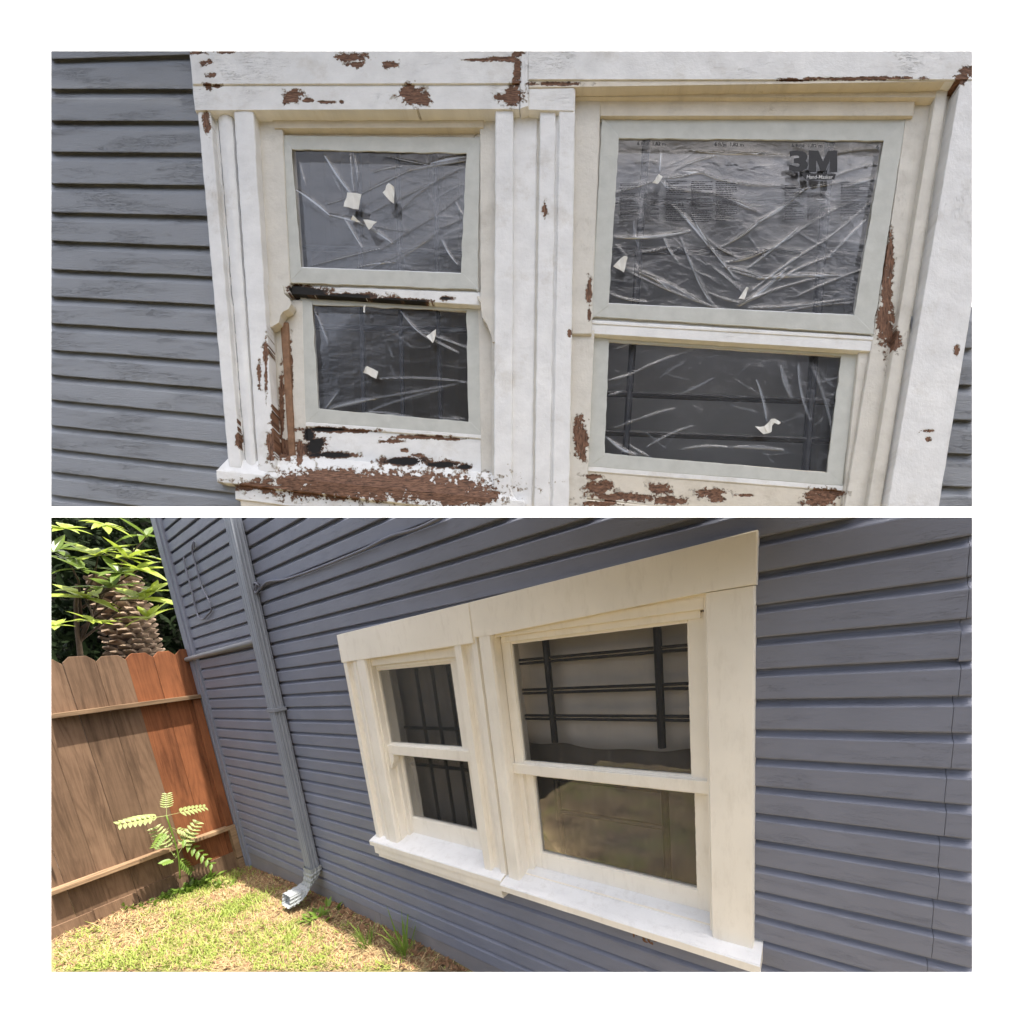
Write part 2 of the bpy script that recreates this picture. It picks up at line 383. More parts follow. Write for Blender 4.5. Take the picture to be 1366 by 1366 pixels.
PEEL = []   # (cx, cy, rx, ry, weight)  in the plane grid of the section
ROT = []
def blob(cx, cy, rx, ry, k=1.0): PEEL.append((cx, cy, rx, ry, k))
def rot(cx, cy, rx, ry, k=1.0): ROT.append((cx, cy, rx, ry, k)); PEEL.append((cx, cy, rx, ry, k))
for b in ((272, 84, 6, 4), (279, 82, 6, 4), (282, 100, 8, 4), (278, 116, 8, 6), (263, 70, 12, 4), (300, 69, 12, 3),
          (392, 128, 14, 9), (381, 133, 5, 8), (411, 134, 9, 3), (435, 136, 12, 2.5), (455, 136, 5, 3), (470, 76, 24, 6), (474, 86, 12, 5), (455, 77, 10, 4), (520, 86, 12, 6), (548, 125, 20, 12), (556, 132, 22, 10),
          (690, 100, 6, 26), (672, 79, 28, 3.5), (684, 128, 16, 14), (668, 130, 10, 6), (690, 72, 8, 6), (640, 80, 20, 2),
          (274, 160, 5, 14), (277, 170, 4, 9), (319, 588, 5, 13), (354, 466, 4, 14), (365, 560, 4, 26), (362, 595, 7, 24), (344, 640, 5, 5), (355, 490, 2, 40), (372, 590, 4, 20),
          (346, 500, 3, 20), (318, 560, 2, 20), (286, 115, 10, 3),
          (786, 388, 4, 20), (786, 420, 3, 10), (775, 584, 10, 30), (770, 575, 6, 22), (778, 600, 5, 20),
          (1298, 96, 18, 9), (1284, 105, 12, 8), (1187, 345, 6, 40), (1184, 385, 7, 40), (1181, 430, 13, 35), (1192, 455, 12, 14), (1180, 395, 4, 80),
          (800, 650, 22, 10), (832, 663, 50, 6), (880, 652, 16, 9), (893, 668, 32, 6), (948, 658, 22, 7), (955, 664, 12, 6), (790, 636, 14, 4), (995, 661, 12, 2), (1095, 664, 26, 14), (1108, 658, 20, 5),
          (1236, 575, 10, 2), (1238, 586, 4, 4), (1276, 467, 4, 8), (800, 672, 30, 4),
          (760, 444, 3, 6), (727, 280, 4, 10), (741, 112, 40, 3), (1130, 105, 90, 2.2), (1180, 104, 60, 2.2), (1060, 107, 25, 2)): blob(*b)
# upper left meeting rail, rotten black; lower rail, sill
for b in ((410, 389, 36, 8), (460, 396, 60, 6), (395, 385, 18, 6), (515, 400, 40, 4), (595, 398, 10, 3), (555, 402, 24, 4),
          (420, 595, 18, 14), (412, 580, 10, 12), (440, 607, 36, 5), (540, 615, 40, 7), (590, 620, 26, 6), (620, 623, 14, 4), (432, 573, 36, 4), (425, 590, 12, 8)): rot(*b)
for b in ((460, 575, 50, 3), (560, 583, 40, 3), (600, 586, 20, 2), (524, 589, 16, 3), (540, 601, 8, 3), (555, 607, 10, 3),
          (500, 648, 160, 22), (440, 640, 80, 16), (600, 660, 70, 16), (376, 545, 4, 60), (388, 520, 3, 70), (380, 600, 14, 16), (400, 604, 6, 20), (340, 648, 40, 4), (420, 655, 60, 6), (520, 645, 70, 14), (590, 655, 60, 14), (640, 662, 30, 10), (380, 650, 40, 3), (400, 640, 36, 6), (560, 650, 110, 9), (330, 652, 30, 2), (620, 645, 20, 7), (500, 652, 100, 6)): blob(*b)
PE = np.array(PEEL); RO = np.array(ROT)
def fieldv(arr, x, y):
    if len(arr) == 0: return np.full(x.shape, -1.0)
    v = np.full(x.shape, -1.0)
    for cx, cy, rx, ry, k in arr:
        sel = (abs(x - cx) < rx * 2.2) & (abs(y - cy) < ry * 2.2)
        if sel.any():
            d = 0.55 - 0.62 * np.sqrt(((x[sel] - cx) / rx) ** 2 + ((y[sel] - cy) / ry) ** 2)
            v[sel] = np.maximum(v[sel], d * k)
    return v

def panel_grid(quad, step, d_edge=0.0012, thick=0.012, wob=0.5, bulge=0.0):
    """quad: TL TR BR BL as (x, y, d). Returns a closed slab with a dense front, rounded edges and attributes."""
    q = np.array(quad, float)
    wpx = max(np.linalg.norm(q[1, :2] - q[0, :2]), np.linalg.norm(q[2, :2] - q[3, :2])); hpx = max(np.linalg.norm(q[3, :2] - q[0, :2]), np.linalg.norm(q[2, :2] - q[1, :2]))
    def axis(L):
        n = max(1, int(round(L / step))); t = np.linspace(0, 1, n + 1)
        e = min(1.3 / L, 0.2)
        return np.unique(np.concatenate([t, [e, 1 - e]]))
    us, vsx = axis(wpx), axis(hpx)
    U, V = np.meshgrid(us, vsx)
    P = ((1 - U) * (1 - V))[..., None] * q[0] + (U * (1 - V))[..., None] * q[1] + (U * V)[..., None] * q[2] + ((1 - U) * V)[..., None] * q[3]
    nv, nu = U.shape
    edge = np.zeros_like(U, bool); edge[0, :] = edge[-1, :] = True; edge[:, 0] = edge[:, -1] = True
    pl = fieldv(PE, P[..., 0], P[..., 1]); rt = fieldv(RO, P[..., 0], P[..., 1])
    verts = []; uvs = []
    for j in range(nv):
        for i in range(nu):
            x, y, d = P[j, i]
            if edge[j, i]:
                d -= d_edge
                x += wob * mnoise.noise((x * 0.06, y * 0.06, 3.1)); y += wob * mnoise.noise((x * 0.06, y * 0.06, 7.7))
            d += 0.0005 * mnoise.noise((x * 0.05, y * 0.05, 1.3)) + bulge * math.sin(math.pi * U[j, i])
            d -= 0.0006 * max(0.0, min(1.0, pl[j, i] * 4))
            verts.append(T(x, y, d)); uvs.append((x * PXM, -y * PXM))
    faces = [(j * nu + i, j * nu + i + 1, (j + 1) * nu + i + 1, (j + 1) * nu + i) for j in range(nv - 1) for i in range(nu - 1)]
    ring = [i for i in range(nu)] + [j * nu + nu - 1 for j in range(1, nv)] + [(nv - 1) * nu + i for i in range(nu - 2, -1, -1)] + [j * nu for j in range(nv - 2, 0, -1)]
    base = len(verts)
    for r in ring: verts.append(verts[r] - NPW * thick); uvs.append((uvs[r][0], uvs[r][1] + 0.004))
    n = len(ring)
    faces += [(ring[k], base + k, base + (k + 1) % n, ring[(k + 1) % n]) for k in range(n)]
    faces.append([base + k for k in range(n)])
    me = mesh('m', verts, faces, uvs)
    a = me.attributes.new('peel', 'FLOAT', 'POINT'); a.data.foreach_set('value', np.concatenate([pl.ravel(), pl.ravel()[ring]]).astype(np.float32))
    a = me.attributes.new('rot', 'FLOAT', 'POINT'); a.data.foreach_set('value', np.concatenate([rt.ravel(), rt.ravel()[ring]]).astype(np.float32))
    return fix_normals(me)
def piece(name, quad, mat, parent, d=None, thick=0.012, step=3.0, wob=0.5, bulge=0.0, label=None):
    if d is not None: quad = [(x, y, d) for x, y in quad]
    me = panel_grid(quad, step, thick=thick, wob=wob, bulge=bulge)
    if not section(me, SEC_TOP): return None
    return link(name, me, mat, parent, label=label, smooth=False)
def flat_poly(pts, d, thick=0.0):
    """thin irregular sheet on the section; pts (x, y)"""
    bm = bmesh.new()
    a = [bm.verts.new(T(x, y, d)) for x, y in pts]
    b = [bm.verts.new(Vector(T(x, y, d)) - Vector(NPW) * max(thick, 0.0003)) for x, y in pts]
    bm.faces.new(a); bm.faces.new(b[::-1]); n = len(a)
    for i in range(n): bm.faces.new((a[i], b[i], b[(i + 1) % n], a[(i + 1) % n]))
    me = bm_mesh(bm)
    return me
def add_uv(me):
    co = np.empty(len(me.vertices) * 3); me.vertices.foreach_get('co', co); p = pix(co.reshape(-1, 3))[:, :2] * PXM; p[:, 1] *= -1
    l = me.uv_layers.new(name='UVMap'); li = np.empty(len(me.loops), dtype=np.int32); me.loops.foreach_get('vertex_index', li)
    l.data.foreach_set('uv', p[li].astype(np.float32).ravel())
    for an in ('peel', 'rot'): me.attributes.new(an, 'FLOAT', 'POINT').data.foreach_set('value', np.full(len(me.vertices), -1.0, np.float32))
    return me

wallA = empty('house', T(683, 660, 0), 'grey lapped house wall with a pair of windows in flaking white paint, before repainting', 'house')

# siding boards: dark lap line at the bottom of each board, (y at x=68, y at the casing)
LAP = [(78.7, 72), (118.5, 118.5), (160.8, 161), (202, 204.3), (244.2, 247), (282.5, 287.5), (320.3, 328.3), (358.7, 367.8), (394.6, 405.5), (430.4, 442.5), (465.8, 480.5), (499, 516.5), (532, 552), (566, 588), (597.2, 621), (627.8, 652.5), (658.7, 686), (689, 718)]
def siding_board(x0, x1, yt0, yt1, yb0, yb1, parent, mat=M_SIDE_T):
    """one drop-siding board: flat face, hollow top edge that slips under the board above"""
    nseg = max(2, int((x1 - x0) / 12)); prof = [(-0.06, -0.0075), (0.05, -0.0075), (0.13, -0.0068), (0.22, -0.0040), (0.29, -0.0008), (0.33, 0.0), (0.6, 0.0004), (0.97, 0.0006), (1.0, 0.0002)]
    vs, uv, fs = [], [], []
    for i in range(nseg + 1):
        t = i / nseg; x = x0 + (x1 - x0) * t; a = yt0 + (yt1 - yt0) * t; b = yb0 + (yb1 - yb0) * t
        b += 0.5 * mnoise.noise((x * 0.03, b * 0.7, 2.0))
        for k, (f, d) in enumerate(prof):
            y = a + (b - a) * f
            vs.append(T(x, y, d + 0.0004 * mnoise.noise((x * 0.02, y * 0.05, k)))); uv.append((x * PXM, -y * PXM))
        for f in (0.985, -0.06):
            vs.append(T(x, a + (b - a) * f, -0.013)); uv.append((x * PXM, -(a + (b - a) * f) * PXM))
    m = len(prof) + 2
    for i in range(nseg):
        for k in range(m): fs.append((i * m + k, i * m + (k + 1) % m, (i + 1) * m + (k + 1) % m, (i + 1) * m + k))
    fs.append(list(range(m))[::-1]); fs.append([nseg * m + k for k in range(m)])
    me = fix_normals(mesh('m', vs, fs, uv))
    if section(me, SEC_TOP): link('siding_board', me, mat, parent)
for (a, b), (c, d) in zip([(38, 30)] + LAP, LAP):
    siding_board(60, 330, a, a + (b - a) * 270 / 210, c, c + (d - c) * 270 / 210, wallA)
RL = [(1230, 405), (1230, 457), (1230, 506), (1230, 553), (1230, 598), (1230, 642), (1230, 690)]
for (x, a), (_, b) in zip(RL, RL[1:]): siding_board(1215, 1310, a + 4, a + 8, b + 4, b + 8, wallA)

# ---- windows of the upper section
wl_ = piece('window', [(336, 140), (664, 140), (661, 172), (344, 172)], M_TAN, wallA, -0.0035, 0.03, 3, label='smaller window with flaking paint and brown weathered sill')
wr_ = piece('window', [(766, 108), (1262, 106), (1258, 131), (768, 131)], M_TAN, wallA, 0.004, 0.03, 4, label='larger window beside the flat white casing')
HC = 0.018
# head casings
piece('head_casing', [(252, 60), (695, 60), (694, 112), (257, 113)], M_WHITE, wl_, HC, 0.026, 2.2)
piece('head_casing', [(257, 114), (694, 113), (693, 146.5), (260, 148)], M_WHITE, wl_, HC - 0.002, 0.024, 2.0)
piece('head_casing', [(704, 60), (1300, 60), (1300, 107), (705, 107)], M_WHITE, wr_, HC, 0.026, 2.4)
piece('head_strip', [(694.5, 60), (704, 60), (705, 142), (694, 146)], M_WHITEV, wr_, HC + 0.001, 0.026, 2.5)
piece('head_casing', [(705, 107.5), (1278, 107.5), (1272, 108.5), (705, 118)], M_TAN, wr_, HC - 0.0015, 0.024, 3)
# fluted left casing: raised strips and hollows
def vstrip(parent, a, b, y0=147, y1=640, d=0.008, mat=M_WHITEV, thick=0.02, name='casing_strip', step=2.6, bulge=0.0, wob=0.7):
    """a, b: x of the left and right edges at y=147 and y=660"""
    f = lambda p, y: p[0] + (p[1] - p[0]) * (y - 147) / 513.0
    return piece(name, [(f(a, y0), y0), (f(b, y0), y0), (f(b, y1), y1), (f(a, y1), y1)], mat, parent, d, thick, step, wob, bulge)
vstrip(wl_, (264, 308.5), (280.5, 325), d=0.0135, y1=624)
vstrip(wl_, (281.5, 325.5), (289.5, 330.5), d=0.002, y1=626)
vstrip(wl_, (290.5, 331.5), (310, 345), d=0.0055, y1=628, bulge=0.004)
vstrip(wl_, (312, 347), (338, 370), d=0.0135, y1=630, bulge=0.001)
vstrip(wl_, (330, 362), (376, 400), d=-0.002, y0=140, y1=392, mat=M_TANV, name='jamb', thick=0.03)          # left inner jamb (outer stop)
vstrip(wl_, (330, 362), (346, 374), d=-0.002, y0=392, y1=640, mat=M_TANV, name='jamb', thick=0.03)
vstrip(wl_, (640, 642), (662, 659.5), d=-0.002, y0=140, y1=398, mat=M_TANV, name='jamb', thick=0.03)
vstrip(wl_, (656, 656), (662, 659.5), d=-0.002, y0=398, y1=650, mat=M_TANV, name='jamb', thick=0.03)
vstrip(wl_, (276, 320), (316, 350), d=-0.001, y1=626, name='casing_back', mat=M_TANV)
vstrip(wl_, (661, 658.7), (685, 682.5), d=0.0135, y1=672)
vstrip(wr_, (685, 682), (717, 710), d=0.003, y0=140, y1=690, name='mullion_board', bulge=0.001)
vstrip(wr_, (720.5, 713), (741.5, 733.5), d=0.0125, y1=690, name='mullion_board')
vstrip(wr_, (741, 733), (747, 738), d=0.008, y1=690, name='mullion_board')
vstrip(wr_, (746, 737), (767, 759), d=0.0145, y0=118, y1=690, name='mullion_board')
vstrip(wr_, (684, 681), (768, 760), d=0.001, y0=150, y1=690, name='mullion_back', mat=M_TANV, thick=0.012)
piece('mullion_block', [(705, 118), (766, 116), (766, 149), (705, 147)], M_WHITE, wr_, 0.0155, 0.02, 2.5)
# head stops and soffit of the left window
piece('head_stop', [(360, 150), (648, 150), (645, 171), (366, 172)], M_TAN, wl_, 0.0, 0.012, 3)
# right window frame
piece('jamb', [(760, 118), (802, 118), (789, 446), (757, 446)], M_TANV, wr_, -0.001, 0.03, 2.6)
piece('jamb', [(758, 440), (793, 440), (782, 690), (752, 690)], M_TANV, wr_, -0.006, 0.03, 2.6)
piece('head_stop', [(800, 130), (1222, 127), (1218, 155.5), (801, 155.5)], M_TAN, wr_, -0.001, 0.03, 3)
piece('casing', [(1281, 106), (1345, 108), (1250, 690), (1181, 690)], M_WHITEV, wr_, 0.017, 0.026, 2.4)
piece('jamb_moulding', [(1263, 112), (1284, 112), (1186, 690), (1163, 690)], M_TANV, wr_, -0.003, 0.03, 3)
piece('jamb_moulding', [(1250, 112), (1266, 112), (1172, 690), (1154, 690)], M_TANV, wr_, 0.004, 0.03, 3, bulge=0.0015)
piece('jamb', [(1218, 125), (1250, 122), (1156, 690), (1124, 690)], M_TANV, wr_, -0.006, 0.03, 3)
# upper sash, left window (ring of four members) and lower sash
def sash(name, outer, inner, d, parent, mats, thick=0.014, step=2.6):
    """outer, inner: TL TR BR BL; top rail, right stile, bottom rail, left stile"""
    o, i = outer, inner; e = sub_first = None
    parts = [[o[0], o[1], i[1], i[0]], [i[1], o[1], o[2], i[2]], [i[3], i[2], o[2], o[3]], [o[0], i[0], i[3], o[3]]]
    names = ['top_rail', 'stile', 'bottom_rail', 'stile']
    for q, m, n in zip(parts, mats, names): piece(n, q, m, parent, d, thick, step)
LU_i = [(388, 187), (625, 191), (618, 364), (400, 356)]
sash('upper_sash', [(370, 170), (644, 171), (640, 392), (381, 381)], LU_i, -0.010, wl_, [M_TAN, M_TANV, M_WHITE, M_TANV])
piece('meeting_rail', [(379, 381), (641, 390), (641, 408), (379, 392)], M_WHITE, wl_, -0.0075, 0.02, 1.6)
LL_i = [(413, 391), (626, 401), (628, 563), (422, 545)]
sash('lower_sash', [(398, 380), (646, 390), (649, 596), (404, 578)], LL_i, -0.021, wl_, [M_TAN, M_TANV, M_TAN, M_WHITEV])
piece('bottom_rail', [(404, 562), (647, 580), (648, 586), (404, 569)], M_WHITE, wl_, -0.0165, 0.012, 1.6)
piece('bottom_rail', [(404, 569), (648, 586), (649, 632), (404, 612)], M_WHITE, wl_, -0.019, 0.012, 1.5)
piece('sash_track', [(366, 400), (404, 400), (410, 625), (372, 625)], M_TANV, wl_, -0.016, 0.02, 2.4)
piece('sash_track', [(374, 430), (384, 430), (394, 618), (386, 618)], plain('raw_brown_wood', (0.26, 0.15, 0.09), 0.8, 0.3, 'UV', 60, 0.4), wl_, -0.011, 0.01, 4)
piece('sash_track', [(638, 400), (662, 400), (661, 660), (642, 660)], M_TANV, wl_, -0.016, 0.02, 2.4)
# the carved ends (horns) of the left upper sash
for pts in ([(342, 380), (377, 380), (379, 392), (386, 398), (388.5, 405), (385, 412), (377, 416), (374, 421), (372, 430), (362, 436), (350, 436)],
            [(636, 395), (641, 403), (642, 414), (643, 423), (649, 431), (654, 443), (657.5, 456), (662, 456), (662, 395)]):
    me = add_uv(flat_poly(pts, 0.0015, 0.016)); link('sash_horn', me, M_TANV, wl_)
# sill of the left window: weathered sloping top, nosing, apron
piece('sill', [(372, 606, -0.004), (668, 632, -0.004), (690, 668, 0.017), (350, 634, 0.017)], M_WHITE, wl_, None, 0.02, 1.6)
piece('sill', [(288, 627), (700, 668), (700, 691), (289, 643)], M_WHITE, wl_, 0.019, 0.022, 1.8, 1.0)
piece('sill', [(305, 611, 0.004), (376, 618, 0.004), (352, 634, 0.0185), (288.5, 628, 0.0185)], M_WHITE, wl_, None, 0.02, 2)
piece('apron', [(314, 640), (720, 690), (720, 720), (314, 666)], M_WHITE, wl_, 0.011, 0.02, 3)
piece('apron', [(320, 660), (720, 712), (720, 740), (322, 690)], M_TAN, wl_, 0.008, 0.02, 3)
# right window sashes
RU_i = [(822, 170), (1184, 172), (1142, 420), (810, 404)]
sash('upper_sash', [(797, 153), (1216, 153), (1172, 456), (784, 434)], RU_i, -0.010, wr_, [M_TAN, M_TANV, M_WHITE, M_TANV])
piece('meeting_rail', [(785, 427), (1168, 449), (1170, 455), (785, 432)], M_WHITE, wr_, -0.0065, 0.02, 1.8)
piece('meeting_rail', [(785, 432), (1194, 456), (1192, 471), (766, 444)], M_WHITE, wr_, -0.0075, 0.02, 1.8)
piece('stile', [(1208, 158), (1222, 156), (1200, 462), (1166, 452)], M_TANV, wr_, -0.0055, 0.016, 1.8)
RL_i = [(808, 446), (1128, 464), (1107, 630), (802, 605)]
sash('lower_sash', [(786, 432), (1150, 452), (1128, 668), (778, 640)], RL_i, -0.021, wr_, [M_TAN, M_TANV, M_TAN, M_TANV])
piece('bottom_rail', [(781, 621), (1128, 648), (1128, 656), (780, 629)], M_WHITE, wr_, -0.017, 0.012, 2)
piece('bottom_rail', [(780, 629), (1128, 656), (1126, 705), (778, 664)], M_TAN, wr_, -0.0185, 0.012, 1.8)
piece('sill', [(760, 664), (1130, 700), (1130, 720), (756, 684)], M_TAN, wr_, -0.010, 0.02, 2.4)
piece('stile', [(1146, 462), (1176, 462), (1150, 690), (1122, 690)], M_TANV, wr_, -0.012, 0.016, 3)
for par, q in ((wl_, [(384, 195), (628, 199), (621, 370), (396, 362)]), (wr_, [(820, 180), (1185, 184), (1145, 425), (806, 410)])):
    me = add_uv(flat_poly(q, -0.0165, 0.001)); link('upper_pane', me, M_GLASS_T, par)
for par, q in ((wl_, [(412, 396), (627, 405), (630, 568), (420, 548)]), (wr_, [(806, 450), (1128, 469), (1108, 636), (800, 610)])):
    me = add_uv(flat_poly(q, -0.0275, 0.001)); link('lower_pane', me, M_GLASS_T, par)
# security bars inside
def bar_t(parent, p, q, r, d=-0.040):
    me = tube([T(*p, d), T(*q, d)], r, 8)
    if section(me, SEC_TOP): link('security_bar', me, M_BAR, parent)
for x in (482, 534, 584): bar_t(wl_, (x - 4, 190), (x + 4, 590), 0.005)
bar_t(wl_, (400, 436), (640, 441), 0.005); bar_t(wl_, (390, 330), (640, 338), 0.004)
bar_t(wr_, (863, 175), (832, 640), 0.0075); bar_t(wr_, (1108, 175), (1072, 660), 0.0075)
for y in (268, 334): bar_t(wr_, (800, y), (1190, y + 4), 0.0055)
for y in (524, 576): bar_t(wr_, (780, y), (1150, y + 14), 0.0055)
# room behind
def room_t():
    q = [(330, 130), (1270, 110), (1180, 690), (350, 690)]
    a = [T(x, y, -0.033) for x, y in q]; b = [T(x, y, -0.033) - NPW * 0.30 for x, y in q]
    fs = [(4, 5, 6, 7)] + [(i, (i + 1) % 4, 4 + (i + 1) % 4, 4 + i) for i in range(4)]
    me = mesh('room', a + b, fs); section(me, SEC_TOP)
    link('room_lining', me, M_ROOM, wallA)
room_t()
for nm, q, lb in (('roller_shade', [(372, 170), (650, 170), (650, 640), (385, 640)], 'grey roller shade drawn behind the taped window with the brown sill'),
                  ('roller_shade', [(770, 130), (1240, 130), (1170, 690), (765, 690)], 'grey roller shade drawn behind the taped window with printed film')):
    bm = bmesh.new(); N = 14; rows = []
    for j in (0, 1):
        rows.append([])
        for i in range(N + 1):
            t = i / N; a, b = (q[0], q[1]) if j == 0 else (q[3], q[2])
            rows[j].append(bm.verts.new(T(a[0] + (b[0] - a[0]) * t, a[1] + (b[1] - a[1]) * t, -0.105 + 0.003 * math.sin(t * 23))))
    for i in range(N): bm.faces.new((rows[0][i], rows[0][i + 1], rows[1][i + 1], rows[1][i]))
    bmesh.ops.solidify(bm, geom=bm.faces[:], thickness=0.001)
    me = bm_mesh(bm); section(me, SEC_TOP)
    link(nm, me, M_SHADE_T if 'printed' in lb else M_SHADE_L, None, label=lb, cat='shade', smooth=True)

# ---- plastic sheets taped over the four panes
def C2(a): return [(360 + x / 4.018, 60 + y / 4.018) for x, y in a]
def C3(a): return [(680 + x / 4.018, 60 + y / 4.018) for x, y in a]
def C4(a): return [(980 + x / 4.018, 60 + y / 4.018) for x, y in a]
def C6(a): return [(360 + x / 4.018, 360 + y / 4.018) for x, y in a]
def C7(a): return [(680 + x / 4.018, 360 + y / 4.018) for x, y in a]
def C8(a): return [(980 + x / 4.018, 360 + y / 4.018) for x, y in a]
def pairs(fn, flat): return [tuple(fn([(flat[i], flat[i + 1]), (flat[i + 2], flat[i + 3])])) for i in range(0, len(flat), 4)]
def plastic(label, inner, outer, d, ridges, scraps, seed, prints=None):
    o = empty('plastic_sheet', T(*inner[3], d), label, 'plastic sheet')
    q = np.array([(inner[k][0] + (outer[k][0] - inner[k][0]) * 0.5, inner[k][1] + (outer[k][1] - inner[k][1]) * 0.5) for k in range(4)])
    nu = int(abs(q[1, 0] - q[0, 0]) / 1.0); nv = int(abs(q[3, 1] - q[0, 1]) / 1.0)
    U, V = np.meshgrid(np.linspace(0, 1, nu + 1), np.linspace(0, 1, nv + 1))
    P = ((1 - U) * (1 - V))[..., None] * q[0] + (U * (1 - V))[..., None] * q[1] + (U * V)[..., None] * q[2] + ((1 - U) * V)[..., None] * q[3]
    H = np.zeros_like(U); K = np.zeros_like(U)
    rg = random.Random(seed)
    x0, y0 = P[..., 0].min(), P[..., 1].min(); x1, y1 = P[..., 0].max(), P[..., 1].max()
    allr = [(a, b, 1.0) for a, b in ridges]
    for _ in range(int((x1 - x0) * (y1 - y0) / 1700)):
        x, y = rg.uniform(x0, x1), rg.uniform(y0, y1); an = rg.choice([-0.6, -0.45, 0.5, -0.2, 0.15, 1.1]) + rg.uniform(-0.3, 0.3); L = rg.uniform(10, 45)
        allr.append(((x, y), (x + L * math.cos(an), y + L * math.sin(an)), rg.uniform(0.12, 0.4)))
    for a, b, k in allr:
        ax, ay = a; bx, by = b; dx, dy = bx - ax, by - ay; L = math.hypot(dx, dy) + 1e-6
        t = np.clip(((P[..., 0] - ax) * dx + (P[..., 1] - ay) * dy) / L ** 2, -0.05, 1.05)
        bow = rg.uniform(-0.05, 0.05) * L * 4 * t * (1 - t)
        s_ = ((P[..., 0] - ax) * dy - (P[..., 1] - ay) * dx) / L - bow
        al = ((P[..., 0] - ax) * dx + (P[..., 1] - ay) * dy) / L
        out = np.maximum(0, np.maximum(-al, al - L))
        wd = (0.6 + 0.75 * k * np.sin(np.pi * np.clip(t, 0.02, 0.98))) * rg.choice([0.7, 0.8, 0.9, 1.0, 1.9])
        g = np.exp(-(s_ / wd) ** 2 - (out / 3) ** 2)
        H += 0.0014 * k * g + 0.0004 * k * np.exp(-(s_ / (wd * 5)) ** 2 - (out / 8) ** 2)
        side = np.exp(-((s_ + 0.5 * wd) / (0.62 * wd)) ** 2 - (out / 3) ** 2)  # pale glint painted along one side of each ridge
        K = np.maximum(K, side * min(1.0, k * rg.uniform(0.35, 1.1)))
    H = np.minimum(H, 0.0045)
    W = 0.0008 * np.sin(P[..., 0] * 0.05 + seed) * np.sin(P[..., 1] * 0.07 + 2 * seed)
    vs = TV(P[..., 0].ravel(), P[..., 1].ravel(), (d + H + W).ravel())
    uvs = np.stack([P[..., 0].ravel() * PXM, -P[..., 1].ravel() * PXM], 1)
    fs = [(j * (nu + 1) + i, j * (nu + 1) + i + 1, (j + 1) * (nu + 1) + i + 1, (j + 1) * (nu + 1) + i) for j in range(nv) for i in range(nu)]
    me = mesh('film', vs, fs, uvs); a = me.attributes.new('crease_glint', 'FLOAT', 'POINT'); a.data.foreach_set('value', K.ravel().astype(np.float32))
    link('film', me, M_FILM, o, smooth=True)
    # tape strips round the edge
    i_, o_ = inner, outer
    for k, qq in enumerate(([o_[0], o_[1], i_[1], i_[0]], [i_[1], o_[1], o_[2], i_[2]], [i_[3], i_[2], o_[2], o_[3]], [o_[0], i_[0], i_[3], o_[3]])):
        c = np.mean(qq, 0); qq = [tuple(c + (np.array(p) - c) * (1.0 + 3.0 / max(60, np.linalg.norm(np.array(p) - c)))) for p in qq]
        me = panel_grid([(x, y, d + 0.0018 + 0.0004 * k) for x, y in qq], 5, 0.0004, 0.0012, 1.2)
        link('tape_strip', me, M_TAPE, o)
    for sc in scraps:
        sc = [q2 for i_s in range(len(sc)) for q2 in (sc[i_s], (sc[i_s][0] * 0.66 + sc[(i_s + 1) % len(sc)][0] * 0.34 + rg.uniform(-0.9, 0.9), sc[i_s][1] * 0.66 + sc[(i_s + 1) % len(sc)][1] * 0.34 + rg.uniform(-0.9, 0.9)), (sc[i_s][0] * 0.33 + sc[(i_s + 1) % len(sc)][0] * 0.67 + rg.uniform(-0.9, 0.9), sc[i_s][1] * 0.33 + sc[(i_s + 1) % len(sc)][1] * 0.67 + rg.uniform(-0.9, 0.9)))]
        bm = bmesh.new(); n = len(sc)
        ring = [bm.verts.new(T(x, y, d + 0.007 + 0.004 * rg.random())) for x, y in sc]
        bk = [bm.verts.new(v.co - Vector(NPW) * 0.0006) for v in ring]
        bm.faces.new(ring); bm.faces.new(bk[::-1])
        for i in range(n): bm.faces.new((ring[i], bk[i], bk[(i + 1) % n], ring[(i + 1) % n]))
        bmesh.ops.triangulate(bm, faces=bm.faces[:]); link('tape_scrap', add_uv(bm_mesh(bm)), M_SCRAP, o)
    return o
ps1 = plastic('clear plastic film with four torn tape scraps over the pane above the black rail',
    [(388.6, 199.4), (622.6, 204.4), (615, 365), (401.6, 357.4)], [(374, 181), (640, 184), (637, 386), (383, 377)], -0.008,
    pairs(C2, [300,600,430,790, 480,800,750,670, 750,670,1040,620, 560,890,1030,660, 230,1180,590,1090, 590,1100,740,1000, 740,1000,1020,810, 470,1190,660,1165, 660,1165,900,1000, 900,980,1030,930, 150,780,320,910, 320,910,520,970, 520,970,650,1055, 570,975,740,1000, 400,930,490,1080, 430,590,450,780, 640,600,830,640, 160,640,190,750, 930,1060,1000,1170, 560,1190,830,1055, 310,850,400,820, 560,680,700,650, 870,630,1050,600, 700,890,880,740, 1000,850,1035,910, 450,600,470,740]),
    [C2(p) for p in ([(415, 790), (490, 800), (475, 880), (395, 865)], [(635, 740), (665, 760), (665, 850), (605, 790)], [(445, 912), (485, 950), (435, 938)], [(500, 935), (572, 948), (530, 990)])], 1)
ps2 = plastic('clear plastic film with two tape scraps over the lower pane behind the brown weathered sill',
    [(416, 406), (622.6, 415), (625, 563), (424.7, 545.4)], [(401, 394), (640, 405), (644, 581), (407, 563)], -0.0195,
    pairs(C6, [240,220,310,390, 710,230,850,370, 840,340,1045,415, 330,740,560,690, 560,690,1000,615, 560,750,890,650, 580,585,1060,605, 300,740,360,660, 900,790,1030,800, 880,380,1000,440, 540,760,800,800]),
    [C6(p) for p in ([(520, 515), (580, 545), (570, 583), (500, 550)], [(890, 318), (885, 360), (873, 392), (838, 355)], [(504, 190), (514, 190), (508, 230), (500, 225)])], 2)
